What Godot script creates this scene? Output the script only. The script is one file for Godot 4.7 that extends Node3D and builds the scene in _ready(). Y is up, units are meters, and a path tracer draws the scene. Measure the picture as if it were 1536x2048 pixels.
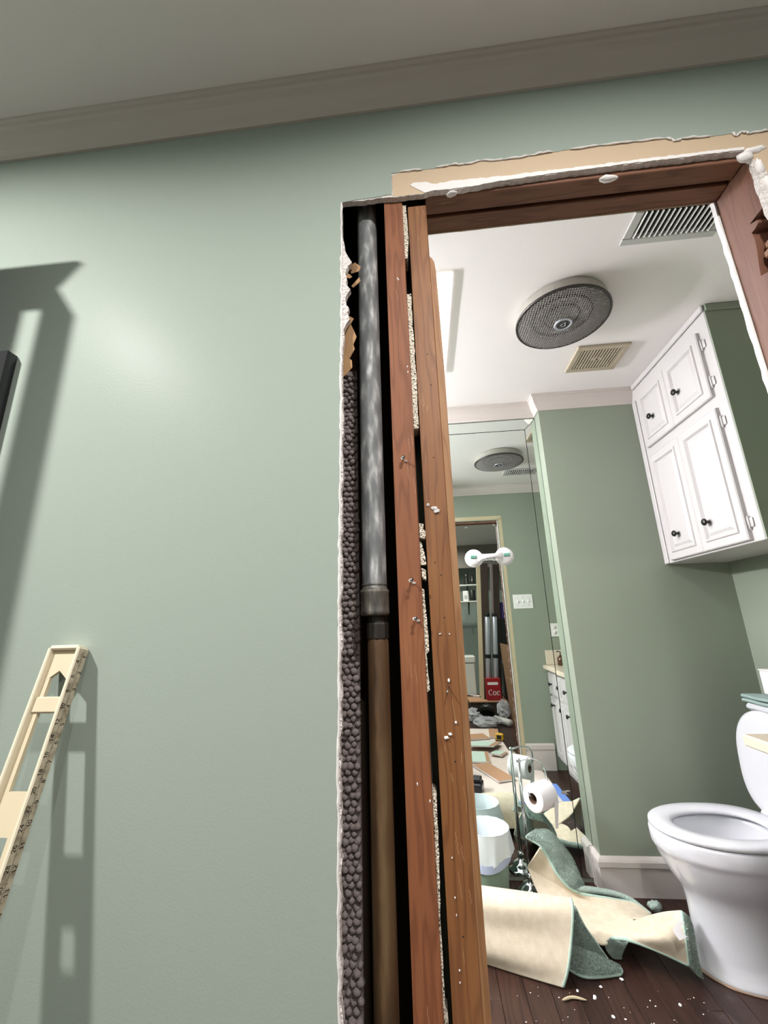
extends Node3D
# A demolished doorway between a hall and a small bathroom. Hall at z > 0, bathroom at z < 0, wall face at z = 0.

var M := {}
var taken := {}
var rng := RandomNumberGenerator.new()
const CEIL := 2.44
const CROWN := 2.348
const ZB := -1.565     # bathroom back wall
const ZM := -1.65      # recessed mirror
const XR := 1.55       # bathroom right wall
const ZIN := -0.117    # bathroom face of the partition

# ---------------------------------------------------------------- nodes
func numbered(called: String) -> String:
	if not taken.has(called):
		taken[called] = 0
		return called
	taken[called] += 1
	return "%s_%03d" % [called, taken[called]]

func tag(o: Node, label: String, category := "", group := "", kind := "") -> Node:
	if label: o.set_meta("label", label)
	if category: o.set_meta("category", category)
	if group: o.set_meta("group", group)
	if kind: o.set_meta("kind", kind)
	return o

func thing(called: String, label: String, category: String, at := Vector3.ZERO, turn := Vector3.ZERO, group := "", kind := "") -> Node3D:
	var o := Node3D.new()
	o.name = numbered(called)
	add_child(o)
	o.position = at
	o.rotation_degrees = turn
	tag(o, label, category, group, kind)
	return o

func setting(called: String) -> Node3D:
	return thing(called, "", "", Vector3.ZERO, Vector3.ZERO, "", "structure")

func obj(called: String, st, m: Material, parent: Node = null) -> MeshInstance3D:
	var o := MeshInstance3D.new()
	if st is SurfaceTool:
		st.generate_normals()
		o.mesh = st.commit()
	else:
		o.mesh = st
	o.material_override = m
	if parent == null or parent == self:
		o.name = numbered(called)
		add_child(o)
	else:
		o.name = called
		parent.add_child(o, true)
	return o

# ---------------------------------------------------------------- shapes
func S(smooth := false) -> SurfaceTool:
	var st := SurfaceTool.new()
	st.begin(Mesh.PRIMITIVE_TRIANGLES)
	st.set_smooth_group(0 if smooth else -1)
	return st

func tri(st: SurfaceTool, a: Vector3, b: Vector3, c: Vector3) -> void:
	st.add_vertex(a); st.add_vertex(c); st.add_vertex(b)

func quad(st: SurfaceTool, a: Vector3, b: Vector3, c: Vector3, d: Vector3) -> void:
	tri(st, a, b, c); tri(st, a, c, d)

func face_out(st: SurfaceTool, p: Array, mid: Vector3) -> void:
	var n: Vector3 = (p[1] - p[0]).cross(p[2] - p[0])
	var q := p.duplicate()
	if n.dot(p[0] - mid) < 0.0: q.reverse()
	for i in range(1, q.size() - 1): tri(st, q[0], q[i], q[i + 1])

# box with chamfered edges, size s round c, turned by b
func box(st: SurfaceTool, c: Vector3, s: Vector3, r := 0.0, b := Basis()) -> void:
	var h := s / 2.0
	r = minf(r, minf(h.x, minf(h.y, h.z)) * 0.9)
	var P := func(sx: int, sy: int, sz: int, axis: int) -> Vector3:
		var v := Vector3(sx * (h.x - r), sy * (h.y - r), sz * (h.z - r))
		if axis == 0: v.x = sx * h.x
		elif axis == 1: v.y = sy * h.y
		else: v.z = sz * h.z
		return c + b * v
	for sg in [-1, 1]:
		face_out(st, [P.call(sg, -1, -1, 0), P.call(sg, 1, -1, 0), P.call(sg, 1, 1, 0), P.call(sg, -1, 1, 0)], c)
		face_out(st, [P.call(-1, sg, -1, 1), P.call(1, sg, -1, 1), P.call(1, sg, 1, 1), P.call(-1, sg, 1, 1)], c)
		face_out(st, [P.call(-1, -1, sg, 2), P.call(1, -1, sg, 2), P.call(1, 1, sg, 2), P.call(-1, 1, sg, 2)], c)
	if r <= 0.0: return
	for a in [-1, 1]:
		for d in [-1, 1]:
			face_out(st, [P.call(a, d, -1, 0), P.call(a, d, 1, 0), P.call(a, d, 1, 1), P.call(a, d, -1, 1)], c)
			face_out(st, [P.call(a, -1, d, 0), P.call(a, 1, d, 0), P.call(a, 1, d, 2), P.call(a, -1, d, 2)], c)
			face_out(st, [P.call(-1, a, d, 1), P.call(1, a, d, 1), P.call(1, a, d, 2), P.call(-1, a, d, 2)], c)
			for e in [-1, 1]:
				face_out(st, [P.call(a, d, e, 0), P.call(a, d, e, 1), P.call(a, d, e, 2)], c)

func span(st: SurfaceTool, lo: Vector3, hi: Vector3, r := 0.0) -> void:
	box(st, (lo + hi) / 2.0, (hi - lo).abs(), r)

func boxm(lo: Vector3, hi: Vector3, r := 0.0) -> SurfaceTool:
	var st := S()
	span(st, lo, hi, r)
	return st

# profile of [radius, height] turned round the y axis of xf
func lathe(st: SurfaceTool, prof: Array, seg := 32, xf := Transform3D()) -> void:
	for i in prof.size() - 1:
		for k in seg:
			var a := TAU * k / seg
			var b := TAU * (k + 1) / seg
			var p0 := xf * Vector3(prof[i][0] * cos(a), prof[i][1], prof[i][0] * sin(a))
			var p1 := xf * Vector3(prof[i][0] * cos(b), prof[i][1], prof[i][0] * sin(b))
			var p2 := xf * Vector3(prof[i + 1][0] * cos(b), prof[i + 1][1], prof[i + 1][0] * sin(b))
			var p3 := xf * Vector3(prof[i + 1][0] * cos(a), prof[i + 1][1], prof[i + 1][0] * sin(a))
			if prof[i][0] > 1e-6: tri(st, p0, p2, p1)
			if prof[i + 1][0] > 1e-6: tri(st, p0, p3, p2)

func tube(st: SurfaceTool, pts: Array, rad, seg := 10, caps := true) -> void:
	var n := pts.size()
	var rings := []
	var up := Vector3.UP
	for i in n:
		var d: Vector3 = (pts[mini(i + 1, n - 1)] - pts[maxi(i - 1, 0)]).normalized()
		if absf(d.dot(up)) > 0.95: up = Vector3.RIGHT if absf(d.x) < 0.9 else Vector3.BACK
		var u := d.cross(up).normalized()
		var v := u.cross(d).normalized()
		up = v
		var r: float = rad[i] if rad is Array else rad
		var ring := []
		for k in seg:
			ring.append(pts[i] + (u * cos(TAU * k / seg) + v * sin(TAU * k / seg)) * r)
		rings.append(ring)
	for i in n - 1:
		for k in seg:
			var j := (k + 1) % seg
			quad(st, rings[i][k], rings[i][j], rings[i + 1][j], rings[i + 1][k])
	if caps:
		for k in range(1, seg - 1):
			tri(st, rings[0][0], rings[0][k + 1], rings[0][k])
			tri(st, rings[n - 1][0], rings[n - 1][k], rings[n - 1][k + 1])

# closed rings of equal length joined to a skin
func loft(st: SurfaceTool, rings: Array, cap0 := false, cap1 := false) -> void:
	for i in rings.size() - 1:
		var n: int = rings[i].size()
		for k in n:
			var j := (k + 1) % n
			quad(st, rings[i][k], rings[i][j], rings[i + 1][j], rings[i + 1][k])
	for e in [[cap0, 0], [cap1, rings.size() - 1]]:
		if e[0]:
			var r: Array = rings[e[1]]
			var m := Vector3.ZERO
			for p in r: m += p / r.size()
			for k in r.size():
				if e[1] == 0: tri(st, m, r[(k + 1) % r.size()], r[k])
				else: tri(st, m, r[k], r[(k + 1) % r.size()])

func V2(list: Array) -> PackedVector2Array:
	var out := PackedVector2Array()
	for p in list: out.append(Vector2(p[0], p[1]) if p is Array else p)
	return out

# outline in x and y given a thickness from z0 (back) to z1 (front)
func slab(st: SurfaceTool, outline: PackedVector2Array, z0: float, z1: float, sides := true, xf := Transform3D()) -> void:
	var p := outline
	if Geometry2D.is_polygon_clockwise(p): p.reverse()
	var t := Geometry2D.triangulate_polygon(p)
	if t.is_empty(): push_warning("outline could not be filled")
	for i in range(0, t.size(), 3):
		var a := p[t[i]]; var b := p[t[i + 1]]; var c := p[t[i + 2]]
		if (b - a).cross(c - a) < 0.0:
			var w := b; b = c; c = w
		tri(st, xf * Vector3(a.x, a.y, z1), xf * Vector3(b.x, b.y, z1), xf * Vector3(c.x, c.y, z1))
		tri(st, xf * Vector3(a.x, a.y, z0), xf * Vector3(c.x, c.y, z0), xf * Vector3(b.x, b.y, z0))
	if sides:
		for i in p.size():
			var a := p[i]; var b := p[(i + 1) % p.size()]
			quad(st, xf * Vector3(a.x, a.y, z0), xf * Vector3(b.x, b.y, z0), xf * Vector3(b.x, b.y, z1), xf * Vector3(a.x, a.y, z1))

func rough_line(list: Array, step: float, amount: float) -> Array:
	var out := []
	for i in list.size() - 1:
		var a := Vector2(list[i][0], list[i][1]); var b := Vector2(list[i + 1][0], list[i + 1][1])
		var n := maxi(1, int(a.distance_to(b) / step))
		for k in n:
			var p := a.lerp(b, float(k) / n)
			if k > 0: p += (b - a).orthogonal().normalized() * rng.randf_range(-amount, amount)
			out.append([p.x, p.y])
	out.append(list[-1])
	return out

func cat(a: Vector3, b: Vector3, c: Vector3, d: Vector3, t: float) -> Vector3:
	return b.cubic_interpolate(c, a, d, t)

func curve(p: Array, n: int) -> Array:
	var out := []
	for i in n:
		var u := float(i) / (n - 1) * (p.size() - 1)
		var k := mini(int(u), p.size() - 2)
		var pa: Vector3 = p[k - 1] if k > 0 else p[0] * 2.0 - p[1]
		var pd: Vector3 = p[k + 2] if k + 2 < p.size() else p[-1] * 2.0 - p[-2]
		out.append(cat(pa, p[k], p[k + 1], pd, u - k))
	return out

func patch(rows: Array, n: int, m: int) -> Array:
	var cols := []
	for r in rows: cols.append(curve(r, n))
	var out := []
	for i in m: out.append([])
	for k in n:
		var line := []
		for r in cols: line.append(r[k])
		var fine := curve(line, m)
		for i in m: out[i].append(fine[i])
	return out

# a sheet with two faces and an edge; returns [front, back, edge] SurfaceTools
func sheet(g: Array, thick: float, bumpy := 0.0, noise: FastNoiseLite = null) -> Array:
	var f := S(true); var b := S(true); var e := S()
	var m := g.size(); var n: int = g[0].size()
	var F := []; var B := []
	for i in m:
		F.append([]); B.append([])
		for k in n:
			var du: Vector3 = g[i][mini(k + 1, n - 1)] - g[i][maxi(k - 1, 0)]
			var dv: Vector3 = g[mini(i + 1, m - 1)][k] - g[maxi(i - 1, 0)][k]
			var nn := du.cross(dv).normalized()
			var w := 0.0
			if noise: w = noise.get_noise_3dv(g[i][k] * 1000.0) * bumpy
			F[i].append(g[i][k] + nn * (thick / 2.0 + w)); B[i].append(g[i][k] - nn * (thick / 2.0 + w))
	for i in m - 1:
		for k in n - 1:
			quad(f, F[i][k], F[i][k + 1], F[i + 1][k + 1], F[i + 1][k])
			quad(b, B[i][k], B[i + 1][k], B[i + 1][k + 1], B[i][k + 1])
	var rim := []
	for k in n: rim.append([0, k])
	for i in range(1, m): rim.append([i, n - 1])
	for k in range(n - 2, -1, -1): rim.append([m - 1, k])
	for i in range(m - 2, 0, -1): rim.append([i, 0])
	var around := []
	for q in rim: around.append(g[q[0]][q[1]])
	around.append(around[0])
	tube(e, around, thick * 0.5, 7, false)
	return [f, b, e]

# one side of a grid: 0 first row, 1 last row, 2 first column, 3 last column
func side_of(g: Array, k: int) -> Array:
	if k == 0: return g[0].duplicate()
	if k == 1: return g[-1].duplicate()
	var out := []
	for r in g: out.append(r[0] if k == 2 else r[-1])
	return out

func blob(st: SurfaceTool, c: Vector3, r: Vector3, seg := 8, rings := 5, jitter := 0.0, b := Basis()) -> void:
	var g := []
	for i in rings + 1:
		var a := PI * i / rings
		var ring := []
		for k in seg:
			var w := 1.0 + rng.randf_range(-jitter, jitter) if i > 0 and i < rings else 1.0
			ring.append(c + b * (Vector3(sin(a) * cos(TAU * k / seg), cos(a), sin(a) * sin(TAU * k / seg)) * r * w))
		g.append(ring)
	for i in rings:
		for k in seg:
			var j := (k + 1) % seg
			if i > 0: tri(st, g[i][k], g[i][j], g[i + 1][j])
			if i < rings - 1: tri(st, g[i][k], g[i + 1][j], g[i + 1][k])

# ---------------------------------------------------------------- materials
func mat(called: String, c: Color, rough := 0.6, metal := 0.0, spec := 0.5) -> StandardMaterial3D:
	var m := StandardMaterial3D.new()
	m.resource_name = called
	m.albedo_color = c
	m.roughness = rough
	m.metallic = metal
	m.metallic_specular = spec
	M[called] = m
	return m

func noise_tex(seed_: int, freq: float, size: int, normal := false, strength := 4.0, ramp: Gradient = null, octaves := 4) -> NoiseTexture2D:
	var n := FastNoiseLite.new()
	n.seed = seed_
	n.noise_type = FastNoiseLite.TYPE_SIMPLEX_SMOOTH
	n.frequency = freq
	n.fractal_octaves = octaves
	var t := NoiseTexture2D.new()
	t.width = size; t.height = size
	t.seamless = true
	t.noise = n
	t.as_normal_map = normal
	t.bump_strength = strength
	if ramp: t.color_ramp = ramp
	return t

func ramp(stops: Array) -> Gradient:
	var g := Gradient.new()
	var o := PackedFloat32Array(); var c := PackedColorArray()
	for s in stops:
		o.append(s[0]); c.append(s[1])
	g.offsets = o; g.colors = c
	return g

func tri_world(m: StandardMaterial3D, scale: Vector3, world := true) -> StandardMaterial3D:
	m.uv1_triplanar = true
	m.uv1_world_triplanar = world
	m.uv1_scale = scale
	m.uv1_triplanar_sharpness = 6.0
	return m

func bump(m: StandardMaterial3D, t: Texture2D, amount: float) -> StandardMaterial3D:
	m.normal_enabled = true
	m.normal_texture = t
	m.normal_scale = amount
	return m

# wood with grain along v (or along u when turned)
func wood_image(w: int, h: int, base: Color, dark: Color, pale: Color, seed_: int, rings: float, turned := false, scuffs := 0) -> ImageTexture:
	var n := FastNoiseLite.new(); n.seed = seed_; n.frequency = 1.0; n.fractal_octaves = 3
	var f := FastNoiseLite.new(); f.seed = seed_ + 9; f.frequency = 1.0; f.fractal_octaves = 2
	var im := Image.create(w, h, false, Image.FORMAT_RGB8)
	for y in h:
		for x in w:
			var u := float(x) / w; var v := float(y) / h
			# blended over the seam so that it repeats
			var warp := lerpf(n.get_noise_2d(u * 3.0, v * 2.2), n.get_noise_2d(u * 3.0, (v - 1.0) * 2.2), v)
			var q := sin((u * rings + warp * 2.6) * TAU) * 0.5 + 0.5
			var fine := lerpf(f.get_noise_2d(u * 90.0, v * 6.0), f.get_noise_2d(u * 90.0, (v - 1.0) * 6.0), v)
			var broad := lerpf(n.get_noise_2d(u * 2.0 + 40.0, v * 3.0), n.get_noise_2d(u * 2.0 + 40.0, (v - 1.0) * 3.0), v)
			var c := base.lerp(dark, clampf(pow(q, 3.0) * 0.55 + fine * 0.35, 0.0, 1.0)).lerp(pale, clampf(broad * 0.9, 0.0, 0.6))
			if turned: im.set_pixel(y % w, x % h, c)
			else: im.set_pixel(x, y, c)
	var r := RandomNumberGenerator.new(); r.seed = seed_
	for i in scuffs:
		var px := r.randi_range(4, w - 12); var py := r.randi_range(4, h - 20)
		var col := pale.lerp(Color(0.85, 0.78, 0.7), r.randf() * 0.6)
		for k in r.randi_range(3, 14):
			im.set_pixel(clampi(px + k / 3 + r.randi_range(-1, 1), 0, w - 1), clampi(py + k, 0, h - 1), col)
	return ImageTexture.create_from_image(im)

func speckle_image(size: int, base: Color, spot: Color, count: int, rmin: float, rmax: float, seed_: int, mottling := 0.06) -> ImageTexture:
	var n := FastNoiseLite.new(); n.seed = seed_; n.frequency = 0.05
	var im := Image.create(size, size, false, Image.FORMAT_RGB8)
	for y in size:
		for x in size:
			im.set_pixel(x, y, base.lightened(0.0) * (1.0 + mottling * n.get_noise_2d(x, y)))
	var r := RandomNumberGenerator.new(); r.seed = seed_
	for i in count:
		var cx := r.randi() % size; var cy := r.randi() % size
		var rad := r.randf_range(rmin, rmax)
		for dy in range(-int(rad) - 1, int(rad) + 2):
			for dx in range(-int(rad) - 1, int(rad) + 2):
				if dx * dx + dy * dy <= rad * rad: im.set_pixel(posmod(cx + dx, size), posmod(cy + dy, size), spot)
	return ImageTexture.create_from_image(im)

func build_materials() -> void:
	var roller := noise_tex(3, 0.09, 512, true, 2.0)
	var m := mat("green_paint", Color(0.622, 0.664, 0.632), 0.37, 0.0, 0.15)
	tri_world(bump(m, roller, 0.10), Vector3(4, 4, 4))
	m = mat("dimmed_green_paint", Color(0.54, 0.57, 0.515), 0.40, 0.0, 0.25)  # same green as the hall, darkened: dimmer bathroom light put into the colour
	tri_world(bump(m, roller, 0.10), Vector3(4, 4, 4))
	m = mat("ceiling_paint", Color(0.93, 0.91, 0.905), 0.75)
	tri_world(bump(m, roller, 0.15), Vector3(3, 3, 3))
	m = mat("trim_paint", Color(0.77, 0.735, 0.715), 0.5)
	mat("cabinet_white", Color(0.745, 0.73, 0.73), 0.38)
	mat("tan_paint", Color(0.80, 0.705, 0.60), 0.6)
	tri_world(bump(M.tan_paint, roller, 0.3), Vector3(8, 8, 8))
	m = mat("gypsum", Color.WHITE, 0.95)
	m.albedo_texture = speckle_image(256, Color(0.87, 0.84, 0.83), Color(0.68, 0.64, 0.62), 90, 0.5, 1.6, 5)
	tri_world(bump(m, noise_tex(8, 0.06, 256, true, 8.0), 0.8), Vector3(6, 6, 6))
	m = mat("plaster_holes", Color.WHITE, 0.95)
	m.albedo_texture = speckle_image(256, Color(0.86, 0.81, 0.75), Color(0.14, 0.11, 0.09), 200, 1.0, 3.6, 6, 0.2)
	tri_world(bump(m, noise_tex(18, 0.08, 256, true, 10.0), 1.0), Vector3(9, 9, 9))
	mat("kraft_paper", Color(0.66, 0.52, 0.38), 0.9)
	mat("white_plaster", Color(0.93, 0.91, 0.91), 0.9)
	mat("grey_plaster", Color(0.56, 0.515, 0.505), 0.95)
	tri_world(bump(M.grey_plaster, noise_tex(28, 0.1, 256, true, 8.0), 0.7), Vector3(20, 20, 20))
	mat("old_board", Color(0.36, 0.29, 0.23), 0.9)
	var stud_a := wood_image(256, 512, Color(0.535, 0.325, 0.205), Color(0.40, 0.215, 0.125), Color(0.60, 0.385, 0.255), 11, 5.0, false, 26)
	var stud_b := wood_image(256, 512, Color(0.525, 0.34, 0.195), Color(0.385, 0.225, 0.12), Color(0.62, 0.44, 0.275), 12, 4.0, false, 60)
	var stud_h := wood_image(512, 512, Color(0.48, 0.32, 0.24), Color(0.33, 0.20, 0.14), Color(0.57, 0.41, 0.31), 13, 5.0, true, 10)
	m = tri_world(mat("stud_red", Color.WHITE, 0.62), Vector3(7.0, 0.85, 7.0)); m.albedo_texture = stud_a
	m = tri_world(mat("stud_brown", Color.WHITE, 0.55), Vector3(6.0, 0.8, 6.0)); m.albedo_texture = stud_b
	m = tri_world(mat("stud_pink", Color.WHITE, 0.6), Vector3(6.0, 0.7, 6.0)); m.albedo_texture = wood_image(256, 512, Color(0.455, 0.30, 0.235), Color(0.38, 0.235, 0.175), Color(0.52, 0.375, 0.30), 15, 3.0)
	m = tri_world(mat("header_wood", Color.WHITE, 0.65), Vector3(0.8, 7.0, 7.0)); m.albedo_texture = stud_h
	m = tri_world(mat("strip_wood", Color.WHITE, 0.6), Vector3(9.0, 0.9, 9.0)); m.albedo_texture = wood_image(128, 256, Color(0.70, 0.52, 0.36), Color(0.56, 0.38, 0.25), Color(0.78, 0.62, 0.46), 16, 3.0)
	# floor boards
	for i in 3:
		m = tri_world(mat("floor_wood_%d" % i, Color(1, 1, 1), 0.40, 0.0, 0.4), Vector3(3.0, 3.0, 0.55))
		m.albedo_texture = wood_image(256, 256, [Color(0.215, 0.138, 0.112), Color(0.19, 0.12, 0.098), Color(0.235, 0.152, 0.122)][i], Color(0.12, 0.075, 0.062), Color(0.31, 0.212, 0.173), 21 + i, 5.0)
	mat("soffit_paint", Color(0.52, 0.49, 0.465), 0.7)
	mat("subfloor", Color(0.08, 0.06, 0.05), 0.9)
	# metals
	m = tri_world(mat("galvanized", Color.WHITE, 0.75, 0.1, 0.6), Vector3(9, 2.2, 9))
	m.albedo_texture = noise_tex(31, 0.02, 256, false, 1.0, ramp([[0.0, Color(0.37, 0.385, 0.395)], [0.45, Color(0.47, 0.48, 0.49)], [0.62, Color(0.56, 0.565, 0.57)], [1.0, Color(0.84, 0.845, 0.85)]]), 6)
	m = tri_world(mat("old_fitting", Color.WHITE, 0.6, 0.1), Vector3(8, 3, 8))
	m.albedo_texture = noise_tex(33, 0.02, 256, false, 1.0, ramp([[0.0, Color(0.22, 0.21, 0.20)], [0.5, Color(0.40, 0.385, 0.36)], [1.0, Color(0.60, 0.57, 0.53)]]), 6)
	m = tri_world(mat("rusty_pipe", Color.WHITE, 0.75, 0.1), Vector3(8, 1, 8))
	m.albedo_texture = noise_tex(34, 0.012, 256, false, 1.0, ramp([[0.0, Color(0.22, 0.15, 0.09)], [0.5, Color(0.33, 0.235, 0.14)], [1.0, Color(0.44, 0.36, 0.25)]]), 5)
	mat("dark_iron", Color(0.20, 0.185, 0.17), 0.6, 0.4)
	mat("chrome", Color(0.86, 0.87, 0.88), 0.08, 1.0)
	mat("steel", Color(0.62, 0.61, 0.60), 0.3, 1.0)
	mat("mirror_glass", Color(0.90, 0.93, 0.91), 0.012, 1.0)
	mat("mirror_edge", Color(0.30, 0.38, 0.35), 0.2, 0.3)
	mat("black_line", Color(0.05, 0.055, 0.055), 0.5)
	mat("heater_shell", Color(0.66, 0.64, 0.61), 0.45, 0.1)
	mat("heater_rim", Color(0.30, 0.285, 0.28), 0.35, 0.8)
	mat("heater_bowl", Color(0.66, 0.64, 0.63), 0.4, 0.15)
	mat("heater_dark", Color(0.22, 0.21, 0.20), 0.5, 0.1)
	mat("wire", Color(0.66, 0.64, 0.635), 0.4, 0.2)
	mat("register_grey", Color(0.72, 0.715, 0.70), 0.5)
	mat("duct_metal", Color(0.50, 0.50, 0.49), 0.6, 0.2)
	mat("vent_beige", Color(0.68, 0.63, 0.55), 0.5)
	mat("knob_black", Color(0.055, 0.045, 0.045), 0.4)
	mat("porcelain", Color(0.84, 0.84, 0.86), 0.12, 0.0, 0.6)
	M.porcelain.clearcoat_enabled = true; M.porcelain.clearcoat = 0.6; M.porcelain.clearcoat_roughness = 0.05
	mat("seat_plastic", Color(0.83, 0.83, 0.85), 0.22)
	m = mat("toilet_water", Color(0.75, 0.8, 0.8), 0.02, 0.0, 0.5)
	mat("towel_green", Color(0.56, 0.635, 0.615), 0.95)
	mat("caulk", Color(0.62, 0.52, 0.44), 0.8)
	mat("cream_counter", Color(0.84, 0.785, 0.71), 0.25)
	mat("grab_white", Color(0.90, 0.885, 0.89), 0.3)
	mat("grab_teal", Color(0.40, 0.60, 0.54), 0.4)
	mat("paper_white", Color(0.90, 0.885, 0.89), 0.95)
	mat("card_brown", Color(0.36, 0.28, 0.22), 0.95)
	mat("can_green", Color(0.60, 0.70, 0.63), 0.45)
	m = mat("bag_film", Color(0.88, 0.91, 0.92), 0.5); m.backlight_enabled = true; m.backlight = Color(0.35, 0.42, 0.42)
	m = mat("bag_inside", Color(0.80, 0.835, 0.85), 0.55)
	mat("tape_blue", Color(0.40, 0.53, 0.80), 0.7)
	mat("hem_blue", Color(0.76, 0.81, 0.92), 0.6)
	# rug
	m = tri_world(mat("rug_pile", Color.WHITE, 1.0, 0.0, 0.15), Vector3(9, 9, 9))
	m.albedo_texture = noise_tex(41, 0.09, 256, false, 1.0, ramp([[0.0, Color(0.61, 0.69, 0.645)], [0.5, Color(0.715, 0.79, 0.745)], [1.0, Color(0.82, 0.875, 0.835)]]), 4)
	bump(m, noise_tex(42, 0.12, 256, true, 16.0), 0.8)
	m.rim_enabled = true; m.rim = 0.25
	m = tri_world(mat("rug_back", Color.WHITE, 0.85), Vector3(5, 5, 5))
	m.albedo_texture = noise_tex(43, 0.02, 256, false, 1.0, ramp([[0.0, Color(0.765, 0.715, 0.625)], [0.5, Color(0.80, 0.75, 0.665)], [1.0, Color(0.83, 0.785, 0.705)]]), 5)
	bump(m, noise_tex(44, 0.2, 256, true, 3.0), 0.12)
	mat("rug_binding", Color(0.66, 0.755, 0.70), 0.9)
	# hall clutter
	mat("level_body", Color(0.88, 0.84, 0.755), 0.5)
	m = tri_world(mat("level_rule", Color.WHITE, 0.6), Vector3(6, 6, 6), false)
	m.albedo_texture = noise_tex(45, 0.03, 256, false, 1.0, ramp([[0.0, Color(0.52, 0.47, 0.40)], [0.42, Color(0.72, 0.665, 0.58)], [1.0, Color(0.82, 0.77, 0.69)]]), 5)
	mat("level_recess", Color(0.82, 0.765, 0.66), 0.6)
	mat("ink", Color(0.10, 0.085, 0.07), 0.8)
	mat("frame_black", Color(0.075, 0.075, 0.095), 0.3)
	mat("picture_dark", Color(0.10, 0.12, 0.11), 0.3)
	m = tri_world(mat("dark_wood", Color.WHITE, 0.5), Vector3(4, 0.8, 4)); m.albedo_texture = wood_image(128, 256, Color(0.21, 0.15, 0.11), Color(0.13, 0.09, 0.065), Color(0.27, 0.20, 0.15), 51, 4.0)
	mat("cream_edge", Color(0.74, 0.68, 0.56), 0.6)
	mat("dropcloth", Color(0.84, 0.78, 0.75), 0.9)
	tri_world(bump(M.dropcloth, noise_tex(46, 0.02, 256, true, 6.0), 0.5), Vector3(3, 3, 3))
	mat("mint_face", Color(0.74, 0.82, 0.77), 0.6)
	mat("brown_back", Color(0.68, 0.52, 0.40), 0.9)
	mat("cardboard", Color(0.50, 0.37, 0.26), 0.9)
	m = mat("clear_film", Color(0.80, 0.80, 0.82, 0.45), 0.3); m.transparency = BaseMaterial3D.TRANSPARENCY_ALPHA
	mat("black_cloth", Color(0.05, 0.05, 0.052), 0.85)
	mat("black_plastic", Color(0.06, 0.06, 0.065), 0.4)
	mat("tool_yellow", Color(0.85, 0.66, 0.14), 0.45)
	mat("red_pack", Color(0.56, 0.07, 0.11), 0.4)
	mat("white_ink", Color(0.88, 0.86, 0.86), 0.6)
	mat("purple", Color(0.24, 0.17, 0.42), 0.6)
	mat("shelf_white", Color(0.80, 0.80, 0.77), 0.5)
	mat("ceramic_dark", Color(0.14, 0.14, 0.13), 0.3)
	mat("glossy_silver", Color(0.75, 0.76, 0.80), 0.25, 0.6)
	m = mat("lamp_glow", Color(0.95, 0.95, 0.93), 0.4); m.emission_enabled = true; m.emission = Color(1.0, 0.985, 0.96); m.emission_energy_multiplier = 1.5
	mat("lamp_trim", Color(0.88, 0.87, 0.85), 0.5)
	mat("outlet_white", Color(0.90, 0.89, 0.88), 0.4)
	mat("soap_amber", Color(0.30, 0.19, 0.11), 0.2)

# ---------------------------------------------------------------- camera, air and lights
func set_view() -> void:
	var cam := Camera3D.new()
	cam.name = "camera"
	cam.keep_aspect = Camera3D.KEEP_HEIGHT
	cam.fov = 101.957
	cam.near = 0.02
	cam.transform = Transform3D(Basis(Vector3(0.994784, -0.027637, -0.098188), Vector3(0.052496, 0.964043, 0.260510), Vector3(0.087458, -0.264305, 0.960465)), Vector3(0, 1.16, 0.704))
	add_child(cam)
	cam.current = true
	var we := WorldEnvironment.new()
	we.name = "surroundings"
	var e := Environment.new()
	e.background_mode = Environment.BG_COLOR
	e.background_color = Color.BLACK
	e.tonemap_mode = Environment.TONE_MAPPER_LINEAR
	e.tonemap_exposure = 1.0
	e.sdfgi_enabled = true
	e.ssao_enabled = true
	e.ssil_enabled = true
	we.environment = e
	add_child(we)

func panel_light(called: String, at: Vector3, size: Vector2, energy: float, c: Color, parent: Node) -> void:
	var l := AreaLight3D.new()
	l.name = called
	l.area_size = size
	l.light_energy = energy
	l.light_color = c
	l.area_range = 12.0
	l.area_attenuation = 2.0
	l.shadow_enabled = true
	parent.add_child(l)
	l.global_position = at
	l.rotation_degrees = Vector3(-90, 0, 0)

const HALL_A := Vector3(-1.28, 2.43, 0.88)
const HALL_B := Vector3(0.37, 2.43, 0.88)
const HALL_C := Vector3(0.30, 2.43, 2.35)
const BATH_L := Vector3(0.045, 2.40, -0.91)

func downlight(at: Vector3, label: String, energy: float) -> void:
	var t := thing("ceiling_downlight", label, "ceiling light", Vector3(at.x, CEIL, at.z), Vector3.ZERO, "hall ceiling lights")
	var r := S(true)
	lathe(r, [[0.090, 0.0], [0.090, -0.006], [0.078, -0.024], [0.074, -0.024], [0.070, -0.006], [0.070, 0.0]], 32)
	obj("trim_ring", r, M.lamp_trim, t)
	var d := S(true)
	lathe(d, [[0.0, -0.007], [0.068, -0.007]], 32)
	obj("lamp_lens", d, M.lamp_glow, t)
	panel_light("lamp_light", Vector3(at.x, CEIL - 0.014, at.z), Vector2(0.09, 0.09), energy, Color(1.0, 0.99, 0.97), t)

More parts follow.
